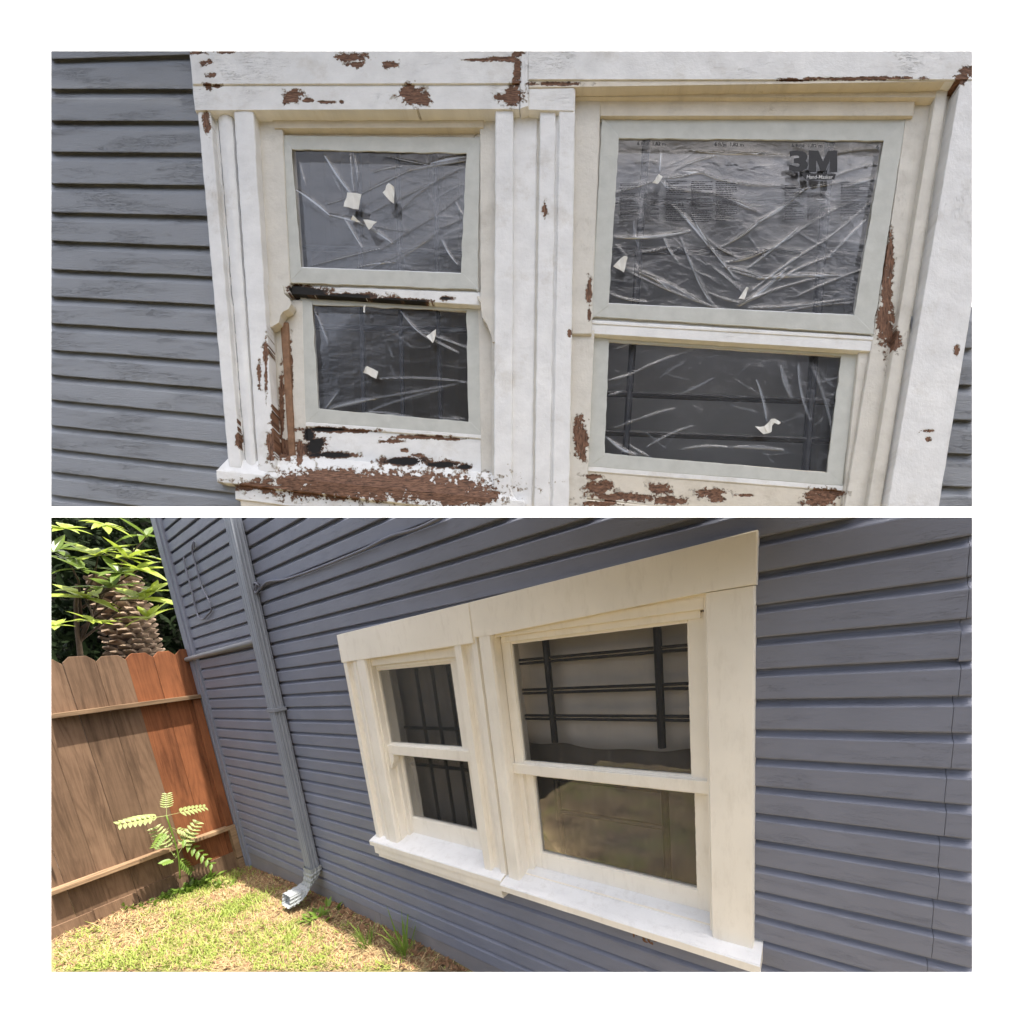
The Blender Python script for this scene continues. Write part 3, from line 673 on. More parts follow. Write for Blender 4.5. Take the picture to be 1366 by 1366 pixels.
ps3 = plastic('large plastic film printed with a bold black logo and text over the upper pane',
    [(825, 184.4), (1179, 188), (1139, 421), (812, 405)], [(803, 160), (1208, 159), (1164, 446), (789, 422)], -0.008,
    pairs(C3, [980,565,1366,578, 900,665,1100,595, 930,680,1030,685, 1030,685,1220,740, 1220,740,1366,752, 815,735,870,775, 870,775,1100,800, 1100,800,1310,885, 820,715,980,690, 580,790,770,730, 880,865,1060,1070, 1060,1070,1200,1240, 980,920,1060,1050, 1060,1050,1220,1140, 1140,1080,1366,930, 1170,1165,1366,1105, 570,1030,960,998, 620,1195,1000,1366, 700,1220,850,1310, 920,1050,1060,1366, 830,1050,890,1150, 1110,1210,1230,1310, 1150,1190,1366,1250, 575,1080,620,1130, 810,590,800,690, 730,1110,840,1085])
    + pairs(C4, [0,575,300,600, 0,740,230,755, 0,850,110,890, 0,1045,130,945, 130,945,370,770, 370,770,600,730, 0,1150,200,1090, 80,1190,330,990, 290,1040,640,840, 100,1310,480,1050, 480,1050,730,840, 240,1260,500,1140, 500,1140,700,940, 0,1215,130,1250, 130,1250,560,1235, 340,1345,670,1210, 560,580,760,560, 550,700,760,640, 600,760,740,720, 280,830,400,760])
    + pairs(C7, [620,0,1140,215, 540,130,720,170, 1220,190,1366,130, 1080,130,1220,175, 985,0,1080,175]) + pairs(C8, [30,190,270,0, 80,205,580,160, 20,185,430,50, 260,230,620,180]),
    [C3([(800, 690), (820, 705), (795, 742), (765, 738)]), C3([(613, 1130), (632, 1138), (612, 1218), (555, 1185)]), C7([(1272, 88), (1280, 95), (1258, 158), (1226, 155)])], 3)
ps4 = plastic('clear plastic film with one curled tape scrap over the wide lower pane',
    [(812, 456), (1122.6, 474.5), (1103, 631), (806, 605)], [(791, 444), (1146, 463), (1123, 648), (783, 622)], -0.0195,
    pairs(C7, [540,590,650,560, 650,560,980,430, 530,905,670,990, 650,945,745,1000, 570,845,880,745, 740,945,970,840, 930,960,1160,950, 580,420,640,400, 540,670,600,650]) + pairs(C8, [120,600,170,800, 420,540,520,880, 250,530,300,680, 0,950,250,965, 340,520,400,800]),
    [C8([(110, 838), (185, 838), (190, 805), (215, 797), (247, 815), (235, 828), (205, 815), (198, 868), (155, 880)])], 4)

# print on the large sheet: size marks, bold logo, fine print
def text_mesh(body, x0, y0, x1, y1, d, parent, name, bold=0.0, mat=M_INK, shear=0.0, slope=0.02):
    cu = bpy.data.curves.new('t', 'FONT'); cu.body = body; cu.size = 1; cu.offset = bold; cu.shear = shear; cu.extrude = 0; cu.resolution_u = 3
    to = bpy.data.objects.new('t', cu); COL.objects.link(to)
    bpy.context.view_layer.update()
    me = bpy.data.meshes.new_from_object(to.evaluated_get(bpy.context.evaluated_depsgraph_get()))
    bpy.data.objects.remove(to); bpy.data.curves.remove(cu)
    co = np.empty(len(me.vertices) * 3); me.vertices.foreach_get('co', co); co = co.reshape(-1, 3)
    mn, mx = co.min(0), co.max(0); t = (co - mn) / np.maximum(mx - mn, 1e-6)
    new = np.array([T(x0 + (x1 - x0) * a, y1 + (y0 - y1) * b + (x1 - x0) * a * slope, d) for a, b, _ in t])
    me.vertices.foreach_set('co', new.ravel().astype(np.float32)); me.update()
    return link(name, me, mat, parent)
DP = -0.0027
for x0, x1, y in ((850, 888, 192), (953, 992, 193), (1056, 1097, 194.5)): text_mesh('6 ft/pi  1,82 m', x0, y - 3.2, x1, y + 3, DP, ps3, 'printed_size_mark', 0.025)
text_mesh('6', 1169, 193, 1173, 199, DP, ps3, 'printed_size_mark', 0.025)
text_mesh('3', 1052.5, 200.5, 1078, 229, DP, ps3, 'printed_logo', 0.05, slope=0.01)
mp_ = [(0, 0), (0, 1), (0.33, 1), (0.5, 0.5), (0.67, 1), (1, 1), (1, 0), (0.74, 0), (0.74, 0.55), (0.58, 0.05), (0.42, 0.05), (0.26, 0.55), (0.26, 0)]
link('printed_logo', add_uv(flat_poly([(1079 + 38 * a, 229.3 - 28.5 * b) for a, b in mp_], DP, 0.0002)), M_INK, ps3)
link('printed_logo_bar', add_uv(flat_poly([(1069, 231), (1115, 232), (1113, 239.5), (1074, 239)], DP, 0.0002)), M_INK, ps3)
text_mesh('Hand-Masker', 1076, 233.2, 1111, 238.4, DP + 0.0006, ps3, 'printed_logo_text', 0.01, M_INKW, 0.15, 0.01)
def fine_print(x0, y0, x1, y1, lines):
    vs, fs = [], []
    for k in range(lines):
        y = y0 + (y1 - y0) * (k + 0.5) / lines; x = x0 + random.uniform(0, 1.5); h = (y1 - y0) / lines * 0.22
        end = x1 - (random.random() ** 3) * (x1 - x0) * 0.7
        while x < end:
            w_ = random.uniform(1.2, 4.5); b = len(vs)
            for a, c in ((x, y - h), (min(x + w_, end), y - h), (min(x + w_, end), y + h), (x, y + h)): vs.append(T(a, c + (a - x0) * 0.012, DP))
            fs.append((b, b + 1, b + 2, b + 3)); x += w_ + 0.7
    return link('printed_fine_text', mesh('p', vs, fs), M_INK, ps3)
for c in (C3([(835, 725), (950, 945)]), C3([(970, 727), (1088, 950)]), C3([(1102, 727), (1220, 945)]), C3([(590, 740), (690, 930)]), C3([(715, 790), (800, 930)]), C4([(265, 750), (370, 940)]), C4([(385, 805), (512, 940)]), C4([(565, 735), (735, 915)])):
    fine_print(*c[0], *c[1], 22)

# =================================================================== LOWER YARD (after repainting)
# metres; house wall face is Y = 0 with the yard at Y < 0, ground Z = 0
GR_POLY = None
def cutlink(name, me, mat, parent=None, **k):
    if not section(me, SEC_BOT): return None
    return link(name, me, mat, parent, **k)

# ---- ground
def soil_mat():
    m, nt, out = new_mat('dry_lawn_soil'); s = NT(nt)
    co = s.coord('Object', (1, 1, 1)); a = s.noise(co, 3, 6, 0.6); b = s.noise(co, 40, 6, 0.7); g = s.noise(co, 2.2, 5, 0.65, 0.6)
    mid = s.noise(co, 11, 5, 0.65, 0.8)
    c = s.mix(b, (0.10, 0.065, 0.04), (0.40, 0.29, 0.18))
    c = s.mix(s.math('MULTIPLY', s.ramp(mid, (0.45, 0.0), (0.6, 1.0)), 0.75), c, (0.06, 0.05, 0.025))
    c = s.mix(s.ramp(a, (0.4, 0.0), (0.65, 1.0)), c, (0.36, 0.27, 0.15))
    c = s.mix(s.math('MULTIPLY', s.ramp(g, (0.48, 0.0), (0.62, 1.0)), 0.6), c, (0.20, 0.22, 0.06))
    s.bsdf(out, c, 0.95, s.bump(s.math('ADD', b, s.noise(co, 120, 4)), 0.8, 0.02), 0.1)
    return m
M_SOIL = soil_mat()
def ground_sheet(x0, x1, y0, y1, nx, ny, bumpy=0.012):
    bm = bmesh.new(); g = [[None] * (ny + 1) for _ in range(nx + 1)]
    for i in range(nx + 1):
        for j in range(ny + 1):
            x = x0 + (x1 - x0) * i / nx; y = y0 + (y1 - y0) * j / ny
            g[i][j] = bm.verts.new((x, y, gz(x, y)))
    for i in range(nx):
        for j in range(ny): bm.faces.new((g[i][j], g[i + 1][j], g[i + 1][j + 1], g[i][j + 1]))
    return bm_mesh(bm)
def gz(x, y):
    z = 0.018 * mnoise.noise((x * 1.7, y * 1.7, 0)) + 0.008 * mnoise.noise((x * 7, y * 7, 3))
    z -= 0.07 * max(0.0, min(1.0, (-x - 3.6) / 1.2)) * max(0.0, min(1.0, (y + 1.0) / 0.8))
    return z
me = ground_sheet(-7.0, 0.5, -2.6, 0.06, 110, 44)
bm = bmesh.new(); bm.from_mesh(me)
ex = bmesh.ops.extrude_face_region(bm, geom=bm.faces[:])
for v in ex['geom']:
    if isinstance(v, bmesh.types.BMVert): v.co.z = -0.22
bmesh.ops.recalc_face_normals(bm, faces=bm.faces[:]); bm.to_mesh(me); bm.free()
cutlink('ground', me, M_SOIL, kind='structure')
# the yard goes on towards and behind the viewer
def near_yard():
    bm = bmesh.new(); a = [onZ(x, 1420, -0.02) for x in (-900, -300, 200, 683, 1100)]
    far = [(1.2, -0.02), (6, -0.02), (6, -12), (-14, -12), (-14, -3.0)]
    pts = [Vector((p[0], p[1], -0.02)) for p in a if p[1] < -0.02] + []
    pts = [p for p in pts]
    pts = [p for p in pts if p.y > -2.3 and p.x > -5]
    pl = pts + [Vector((x, y, -0.02)) for x, y in ((max(pts[-1].x + 0.4, 0.3), -0.03), (2.5, -0.03), (2.5, -4.2), (pts[0].x, -4.2))]
    vs = [bm.verts.new(p) for p in pl]; bm.faces.new(vs)
    ex = bmesh.ops.extrude_face_region(bm, geom=bm.faces[:])
    for v in ex['geom']:
        if isinstance(v, bmesh.types.BMVert): v.co.z = -0.15
    link('yard_ground', bm_mesh(bm), M_SOIL, kind='structure')
near_yard()

# ---- repainted house wall
LAPZ = 0.0965
M_SKIRT0 = plain('dark_sheathing', (0.03, 0.03, 0.03), 0.9)
zlap = lambda k: 1.555 + LAPZ * k
wallB = empty('house', (-2.3, 0, 0), 'repainted blue-grey lapped house wall with a pair of cream-trimmed windows', 'house')
PROF = [(0.0, 0.0015), (0.004, 0.0), (0.068, 0.0), (0.0715, 0.0018), (0.076, 0.009), (0.081, 0.0175), (0.087, 0.022), (0.104, 0.022)]
def board_b(x0, x1, k, mat=M_SIDE_B, dz=0.0, dy=0.0, hmax=1.0):
    z0 = zlap(k) + dz; n = max(2, int((x1 - x0) / 0.12)); vs, fs = [], []
    prof = PROF + [(0.104, 0.03), (0.0, 0.03)]; m = len(prof)
    for i in range(n + 1):
        x = x0 + (x1 - x0) * i / n; wz = 0.0022 * mnoise.noise((x * 1.4, k * 3.3, 0)) + 0.0008 * mnoise.noise((x * 9, k * 1.3, 5))
        wy = 0.0016 * mnoise.noise((x * 1.1, k * 2.1, 9)) + dy
        for j, (z, y) in enumerate(prof): vs.append((x, y + wy, z0 + min(z, hmax) + wz))
    for i in range(n):
        for j in range(m): fs.append((i * m + j, i * m + (j + 1) % m, (i + 1) * m + (j + 1) % m, (i + 1) * m + j))
    fs.append(list(range(m))[::-1]); fs.append([n * m + j for j in range(m)])
    me = fix_normals(mesh('m', vs, fs))
    cutlink('siding_board', me, mat, wallB)
WX0, WX1 = -2.30, -0.20          # boards stop behind the casing
for k in range(-15, 21):
    z = zlap(k)
    xr = 1.6 if k < -9 else 0.286 + 0.006 * (k % 2)
    segs = []
    if 0.70 < z < 2.0:
        segs += [(-4.9, WX0), (WX1, xr)]
    elif k == -9: segs += [(-4.9, WX0), (WX0 + 0.0005, WX1), (WX1 + 0.0005, xr)]
    else: segs += [(-4.9, xr)]
    if k >= -9: segs.append((xr + 0.0012, 0.9))
    for a, b in segs: board_b(a, b, k, dz=(-0.008 if a > 0.2 and k == 2 else 0.0), dy=(0.001 if a > 0.2 else 0.0), hmax=(0.055 if k == -9 and WX0 < a < WX1 else 1.0))
# the wall also goes on upwards, above the cut through it
SEC_UP = cut_planes(90, 200, 1275, 662)
for k in range(5, 31):
    z0 = zlap(k); vs = []; prof = PROF + [(0.104, 0.03), (0.0, 0.03)]; m = len(prof)
    for x in (-4.9, 0.9):
        for z, y in prof: vs.append((x, y, z0 + z))
    me = fix_normals(mesh('m', vs, [(j, (j + 1) % m, m + (j + 1) % m, m + j) for j in range(m)] + [list(range(m)), [m + j for j in range(m)]]))
    if section(me, SEC_UP): link('siding_board', me, M_SIDE_B, wallB)
# sheathing behind the boards, and the wall going on out of sight to the right
for x0, x1, z0, z1 in ((-4.95, -2.16, -0.1, 3.9), (-2.16, 0.9, 2.06, 3.9), (-2.16, 0.9, -0.1, 0.68), (-0.24, 0.9, 0.68, 2.06), (0.52, 3.0, 0.0, 3.9), (0.45, 0.52, 2.1, 3.9)):
    me = box(x0, x1, 0.032, 0.05, z0, z1)
    if x0 > 0.4: link('sheathing', me, M_SIDE_B, wallB)
    else: cutlink('sheathing', me, M_SKIRT0, wallB)
# skirt board at the foot of the wall, corner board
M_SKIRT = paint_mat('grey_skirt_paint', (0.20, 0.19, 0.195), 'Object', (6, 20, 20), 0.12, 0.6, 0.6, 0.6)
xs = -4.9
while xs < 0.6:
    xe = xs + 1.18; cutlink('skirt_board', box(xs, xe - 0.004, 0.004, 0.05, -0.2, 0.117, 0.003), M_SKIRT, wallB); xs = xe
cutlink('corner_board', box(-4.98, -4.865, -0.028, 0.06, -0.12, 3.9, 0.004), M_SIDE_B, wallB)
cutlink('corner_board', box(-4.862, -4.80, -0.018, 0.06, -0.10, 3.9, 0.004), M_SIDE_B, wallB)

# ---- windows of the lower scene
HZ = lambda x, zl, zr: zl + (zr - zl) * (x + 2.33) / 2.18
def window_root(x0, x1, z0, z1, label):
    """outer frame lining of a window opening: the part that carries the sashes"""
    bm = bmesh.new(); t = 0.03
    bm_box(bm, x0 - t, x0, -0.004, 0.17, z0 - 0.02, z1 + 0.05); bm_box(bm, x1, x1 + t, -0.004, 0.17, z0 - 0.02, z1 + 0.05)
    bm_box(bm, x0, x1, -0.004, 0.17, z1, z1 + 0.05); bm_box(bm, x0, x1, 0.012, 0.17, z0 - 0.05, z0)
    me = bm_mesh(bm); o = cutlink('window', me, M_CREAM, wallB); o['label'] = label
    return o
wB1 = window_root(-2.11, -1.398, 0.775, 1.935, 'narrower cream window beside the fluted casing')
wB2 = window_root(-1.165, -0.30, 0.775, 1.985, 'wider cream window with ladder-like bars inside')
def flute(name, xs_, z0, z1, parent, mat=M_CREAMV, zr=None):
    """vertical fluted board; xs_ = (x, y) profile across its front, left to right"""
    prof = list(xs_) + [(xs_[-1][0], 0.02), (xs_[0][0], 0.02)]; m = len(prof); n = 14; vs, fs = [], []
    for i in range(n + 1):
        z = z0 + (z1 - z0) * i / n
        for j, (x, y) in enumerate(prof): vs.append((x + 0.0012 * mnoise.noise((z * 3, x * 9, 0)), y + (0.001 * mnoise.noise((z * 4, x * 30, 4)) if y < 0.01 else 0), z))
    for i in range(n):
        for j in range(m): fs.append((i * m + j, i * m + (j + 1) % m, (i + 1) * m + (j + 1) % m, (i + 1) * m + j))
    fs.append(list(range(m))); fs.append([n * m + j for j in range(m)])
    return cutlink(name, fix_normals(mesh('m', vs, fs)), mat, parent)
fl = [(-2.345, -0.022), (-2.341, -0.030), (-2.305, -0.031), (-2.299, -0.008), (-2.285, -0.006), (-2.268, -0.012), (-2.248, -0.024), (-2.228, -0.028), (-2.220, -0.024), (-2.216, -0.006), (-2.206, -0.006), (-2.202, -0.032), (-2.165, -0.034), (-2.125, -0.032), (-2.118, -0.022)]
flute('fluted_casing', fl, 0.765, 1.93, wB1)
ml = [(-1.400, -0.022), (-1.395, -0.033), (-1.352, -0.034), (-1.347, -0.006), (-1.328, -0.005), (-1.305, -0.014), (-1.288, -0.028), (-1.255, -0.030), (-1.250, -0.006), (-1.241, -0.006), (-1.236, -0.033), (-1.205, -0.036), (-1.172, -0.035), (-1.166, -0.024)]
flute('fluted_mullion', ml, 0.72, 1.962, wB2)
rc = [(-0.290, -0.022), (-0.286, -0.031), (-0.24, -0.032), (-0.19, -0.031), (-0.158, -0.031), (-0.154, -0.022)]
flute('casing', rc, 0.735, 1.998, wB2)
cutlink('head_casing', prism_xz([(-2.352, 1.925), (-1.268, 1.938), (-1.268, 2.118), (-2.348, 2.092)], -0.036, 0.02, 0.003), M_CREAM, wB1)
cutlink('head_casing', prism_xz([(-1.266, 1.962), (-1.168, 1.962), (-1.165, 1.966), (-0.287, 2.0), (-0.15, 2.0), (-0.147, 2.150), (-1.266, 2.118)], -0.037, 0.02, 0.003), M_CREAM, wB2)
def flat_bar(name, x0, x1, y0, y1, z0, z1, parent, mat=M_CREAM, bev=0.003, jit=0.001): return cutlink(name, box(x0, x1, y0, y1, z0, z1, bev, jit), mat, parent)
# head stops under the soffits
flat_bar('head_stop', -2.112, -1.40, 0.004, 0.05, 1.885, 1.937, wB1); flat_bar('head_stop', -2.10, -1.41, 0.022, 0.05, 1.868, 1.887, wB1)
flat_bar('head_stop', -1.166, -0.30, -0.006, 0.05, 1.952, 1.99, wB2); flat_bar('head_stop', -1.15, -0.315, 0.018, 0.05, 1.925, 1.955, wB2)
# sashes: stiles and rails round each pane
def sash_b(parent, x0, x1, z0, z1, gx0, gx1, gz0, gz1, y, t=0.036, tag=''):
    flat_bar('stile', x0, gx0, y, y + t, z0, z1, parent, M_CREAMV); flat_bar('stile', gx1, x1, y, y + t, z0, z1, parent, M_CREAMV)
    flat_bar('top_rail', gx0, gx1, y + 0.001, y + t, gz1, z1, parent); flat_bar('bottom_rail', gx0, gx1, y + 0.001, y + t, z0, gz0, parent)
    # uneven glazing putty round the glass
    bm = bmesh.new()
    for a, b, c, d in ((gx0 - 0.004, gx1 + 0.004, gz0 - 0.004, gz0 + 0.005), (gx0 - 0.004, gx1 + 0.004, gz1 - 0.004, gz1 + 0.004), (gx0 - 0.004, gx0 + 0.004, gz0, gz1), (gx1 - 0.004, gx1 + 0.004, gz0, gz1)):
        N = 36; vert = (d - c) > (b - a)
        for i in range(N):
            f0, f1 = i / N, (i + 1) / N; j = random.uniform(-0.0005, 0.0005)
            if vert: bm_box(bm, a + (0 if a < gx0 else j), b + (j if a < gx0 else 0), y + 0.006 + j, y + 0.02, c + (d - c) * f0, c + (d - c) * f1)
            else: bm_box(bm, a + (b - a) * f0, a + (b - a) * f1, y + 0.006 + j, y + 0.02, c + (0 if c < gz0 else j), d + (j if c < gz0 else 0))
    cutlink('putty', bm_mesh(bm), M_CREAM, parent)
    cutlink('pane', box(gx0 - 0.006, gx1 + 0.006, y + 0.016, y + 0.019, gz0 - 0.006, gz1 + 0.006), M_GLASS, parent)
sash_b(wB2, -1.163, -0.302, 1.312, 1.945, -1.112, -0.358, 1.362, 1.918, 0.030)
sash_b(wB2, -1.163, -0.302, 0.772, 1.345, -1.095, -0.358, 0.872, 1.285, 0.072)
flat_bar('meeting_rail', -1.166, -0.30, 0.014, 0.05, 1.308, 1.356, wB2)
sash_b(wB1, -2.108, -1.402, 1.352, 1.885, -2.090, -1.50, 1.405, 1.858, 0.030) if False else sash_b(wB1, -2.150, -1.402, 1.355, 1.89, -2.108, -1.498, 1.408, 1.858, 0.030)
sash_b(wB1, -2.150, -1.402, 0.80, 1.385, -2.075, -1.512, 0.908, 1.328, 0.072)
flat_bar('meeting_rail', -2.115, -1.40, 0.012, 0.05, 1.345, 1.402, wB1)
for xx, sg in ((-2.108, 1), (-1.402, -1)):
    pts = [(0, 0), (0.040, 0), (0.042, -0.03), (0.036, -0.055), (0.022, -0.065), (0.018, -0.085), (0.0, -0.105)]
    cutlink('sash_horn', prism_xz([(xx + sg * a, 1.352 + b) for a, b in pts], 0.010, 0.05, 0.002), M_CREAM, wB1)
flat_bar('sash_track', -2.118, -2.085, 0.045, 0.075, 0.79, 1.35, wB1); flat_bar('sash_track', -1.165, -1.135, 0.048, 0.075, 0.775, 1.31, wB2)
# sills with skylight painted white on their sloping tops, cream noses and aprons
def sill_b(x0, x1, parent, z, nose=0.036, y_out=-0.085, zb=0.03):
    prof = [(0.10, z + zb), (y_out + 0.004, z), (y_out, z - 0.006), (y_out, z - nose), (0.02, z - nose), (0.10, z - nose)]; n = 24; m = len(prof); vs, fs = [], []
    for i in range(n + 1):
        x = x0 + (x1 - x0) * i / n
        for y, zz in prof: vs.append((x, y + 0.0015 * mnoise.noise((x * 8, zz * 20, 0)), zz + 0.0012 * mnoise.noise((x * 7, y * 11, 2))))
    for i in range(n):
        for j in range(m): fs.append((i * m + j, i * m + (j + 1) % m, (i + 1) * m + (j + 1) % m, (i + 1) * m + j))
    fs.append(list(range(m))); fs.append([n * m + j for j in range(m)])
    me = fix_normals(mesh('m', vs, fs))
    o = cutlink('sill', me, [M_CREAM, M_SILL], parent)
    for p in me.polygons:
        if p.normal.z > 0.5: p.material_index = 1
    return o
sill_b(-2.372, -1.262, wB1, 0.756, 0.034, -0.07, 0.055); sill_b(-1.258, -0.128, wB2, 0.744, 0.036, -0.085, 0.055)
flat_bar('apron', -2.345, -1.275, -0.060, 0.02, 0.665, 0.7205, wB1); flat_bar('apron', -2.33, -1.28, -0.046, 0.02, 0.635, 0.6635, wB1)
# casing foot cover between sill and casing
# bars inside
def bar_b(parent, a, b, r): cutlink('security_bar', tube([a, b], r, 8), M_BAR, parent)
for x in (-1.008, -0.502): bar_b(wB2, (x, 0.165, 1.43), (x, 0.165, 2.0), 0.017)
for z in (1.835, 1.818, 1.690, 1.672, 1.562, 1.545): bar_b(wB2, (-1.2, 0.165, z), (-0.25, 0.165, z), 0.0065)
for x in (-1.02, -0.50): bar_b(wB2, (x, 0.165, 0.80), (x, 0.165, 1.30), 0.017)
for z in (1.245, 1.075): bar_b(wB2, (-1.02, 0.165, z), (-0.50, 0.165, z), 0.013)
for x in (-1.915, -1.778, -1.648): bar_b(wB1, (x, 0.16, 0.80), (x, 0.16, 1.95), 0.0105)
for z in (1.480, 1.240): bar_b(wB1, (-2.10, 0.16, z), (-1.42, 0.16, z), 0.0115)
# dim room behind both windows
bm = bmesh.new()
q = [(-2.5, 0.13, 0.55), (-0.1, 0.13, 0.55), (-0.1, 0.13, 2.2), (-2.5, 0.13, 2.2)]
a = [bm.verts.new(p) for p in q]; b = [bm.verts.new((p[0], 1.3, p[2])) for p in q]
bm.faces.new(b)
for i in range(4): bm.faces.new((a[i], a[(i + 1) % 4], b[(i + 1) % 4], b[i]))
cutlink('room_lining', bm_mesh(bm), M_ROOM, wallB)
# curtains
def curtain(name, x0, x1, z0, z1, y, folds, amp, mat, label, hem=0.0):
    nx, nz = 70, 10; vs, fs = [], []
    for j in range(nz + 1):
        for i in range(nx + 1):
            t = i / nx; x = x0 + (x1 - x0) * t; zb = z0 + hem * (math.sin(t * 9) * 0.4 + math.sin(t * 23 + 1) * 0.3)
            z = z1 + (zb - z1) * j / nz
            vs.append((x, y + amp * math.sin(t * folds * 6.28 + 0.4 * math.sin(t * 17)) * (0.5 + 0.5 * j / nz), z))
    for j in range(nz):
        for i in range(nx): fs.append((j * (nx + 1) + i, j * (nx + 1) + i + 1, (j + 1) * (nx + 1) + i + 1, (j + 1) * (nx + 1) + i))
    me = mesh('m', vs, fs); bm = bmesh.new(); bm.from_mesh(me); bmesh.ops.solidify(bm, geom=bm.faces[:], thickness=0.002); bm.to_mesh(me); bm.free()
    link(name, me, mat, None, label=label, cat='curtain', smooth=True)
M_CURT = plain('beige_curtain', (0.50, 0.45, 0.39), 0.9, 0.12, 'Object', 4, 0.05)
M_CURTD = plain('brown_grey_curtain', (0.13, 0.115, 0.10), 0.9, 0.15, 'Object', 4, 0.05)
curtain('curtain', -1.30, -0.22, 1.40, 2.15, 0.23, 5, 0.006, M_CURT, 'pale beige curtain hanging short behind the ladder-like bars', 0.02)
curtain('curtain', -1.30, -0.22, 0.60, 2.10, 0.32, 6, 0.012, M_CURTD, 'brown-grey lining behind the short beige curtain')
curtain('curtain', -2.28, -1.36, 0.60, 2.10, 0.24, 6, 0.012, plain('taupe_curtain', (0.36, 0.32, 0.275), 0.9, 0.15, 'Object', 4, 0.05), 'brown-grey curtain behind the upright black bars')

# ---- downspout
M_SPOUT = paint_mat('grey_metal_paint', (0.225, 0.24, 0.27), 'Object', (14, 14, 3), 0.06, 0.12, 0.38, 0.0)
M_ELB = paint_mat('pale_grey_metal', (0.28, 0.295, 0.30), 'Object', (14, 14, 6), 0.06, 0.12, 0.36, 0.0)
def spout():
    o = empty('downspout', (-3.31, -0.05, 0.1), 'painted rectangular grey downspout strapped to the wall, with pale ribbed elbow', 'downspout')
    X0, X1, Y0, Y1 = -3.362, -3.262, -0.088, -0.012
    # ribbed rectangular section
    def ring():
        pts = []
        for a, b in (((X0, Y1), (X0, Y0)), ((X0, Y0), (X1, Y0)), ((X1, Y0), (X1, Y1)), ((X1, Y1), (X0, Y1))):
            d = Vector((b[0] - a[0], b[1] - a[1])); nrm = Vector((d.y, -d.x)).normalized() * -1
            for k in range(20):
                t = k / 20; w_ = 0.0045 * max(0, math.sin(t * math.pi * 2 * 3 - 0.8)) if 0.12 < t < 0.9 else 0.0
                pts.append((a[0] + d.x * t - nrm.x * -w_ * -1, a[1] + d.y * t - nrm.y * -w_ * -1))
        return pts
    rg = ring()
    def sect(zs, f):
        vs, fs = [], []
        for z in zs:
            for x, y in rg: vs.append(f(x, y, z))
        n = len(rg)
        for i in range(len(zs) - 1):
            for k in range(n): fs.append((i * n + k, i * n + (k + 1) % n, (i + 1) * n + (k + 1) % n, (i + 1) * n + k))
        return fix_normals(mesh('m', vs, fs))
    cutlink('pipe', sect([1.63, 2.2, 2.8, 3.9], lambda x, y, z: (x, y, z)), M_SPOUT, o)
    cx, cy = (X0 + X1) / 2, (Y0 + Y1) / 2
    cutlink('pipe', sect([0.30, 0.8, 1.2, 1.66], lambda x, y, z: (cx + (x - cx) * 0.95, cy + (y - cy) * 0.95, z)), M_SPOUT, o)
    for z in (1.64,): cutlink('strap', box(X0 - 0.012, X1 + 0.012, Y0 - 0.006, 0.0, z - 0.014, z + 0.014, 0.003), M_SPOUT, o)
    cutlink('strap', box(X0 - 0.006, X1 + 0.006, Y0 - 0.004, 0.0, 0.30, 0.318, 0.003), M_ELB, o)
    # ribbed elbow turning out into the yard and to the left
    vs, fs = [], []; N = 60; n = len(rg)
    for i in range(N + 1):
        t = i / N; an = math.radians(74) * min(1.0, t / 0.8); rad = 0.23; ex = max(0.0, t - 0.8) * 0.22
        out = rad * (1 - math.cos(an)) + ex * math.sin(an); dn = rad * math.sin(an) + ex * math.cos(an)
        rib = 1.22 + (0.07 * math.sin(i * 1.05) if 0.08 < t < 0.9 else 0.0)
        for x, y in rg:
            lx, ly = (x - cx) * rib, (y - cy) * rib
            vs.append((cx + lx - out * 0.55, cy + ly * math.cos(an) - out, 0.33 - dn + ly * math.sin(an)))
    for i in range(N):
        for k in range(n): fs.append((i * n + k, i * n + (k + 1) % n, (i + 1) * n + (k + 1) % n, (i + 1) * n + k))
    cutlink('elbow', fix_normals(mesh('m', vs, fs)), M_ELB, o, smooth=False)
spout()

# ---- pipes and cables on the wall
M_CABLE = paint_mat('grey_cable_paint', (0.17, 0.175, 0.21), 'Object', (9, 9, 9), 0.08, 0.2, 0.5, 0.0)
me = tube([(-5.12, -0.045, 2.135), (-4.98, -0.045, 2.14), (-4.4, -0.04, 2.15), (-3.3, -0.035, 2.165)], 0.021, 10); bm = None
cutlink('conduit_pipe', me, paint_mat('pale_conduit_paint', (0.24, 0.24, 0.25), 'Object', (6, 30, 30), 0.08, 0.2, 0.45, 0.1), None, label='painted conduit pipe running level from the house corner to the downspout', cat='pipe', smooth=True)
def smooth_path(pts, n=8):
    out = []
    P = [Vector(p) for p in pts]
    for i in range(len(P) - 1):
        p0, p1, p2, p3 = P[max(i - 1, 0)], P[i], P[i + 1], P[min(i + 2, len(P) - 1)]
        for k in range(n):
            t = k / n; out.append(0.5 * ((2 * p1) + (p2 - p0) * t + (2 * p0 - 5 * p1 + 4 * p2 - p3) * t * t + (3 * p1 - p0 - 3 * p2 + p3) * t ** 3))
    return out + [P[-1]]
pa = [(-3.22, -0.02, 2.50), (-3.1, -0.012, 2.535), (-2.85, -0.012, 2.507), (-2.48, -0.013, 2.497), (-2.0, -0.013, 2.500), (-1.75, -0.013, 2.512), (-1.53, -0.013, 2.500), (-1.25, -0.013, 2.515), (-1.0, -0.012, 2.52)]
cutlink('wall_cable', tube(smooth_path(pa), 0.008, 6), M_CABLE, None, label='painted cable stapled along a lap, leading from the downspout above the windows', cat='cable', smooth=True)
kn = [(-3.235 + 0.05 * math.cos(a * 1.9) * (1 - a / 16), -0.03 - 0.012 * math.sin(a * 2.7), 2.515 + 0.035 * math.sin(a * 2.3)) for a in np.linspace(0, 9, 30)]
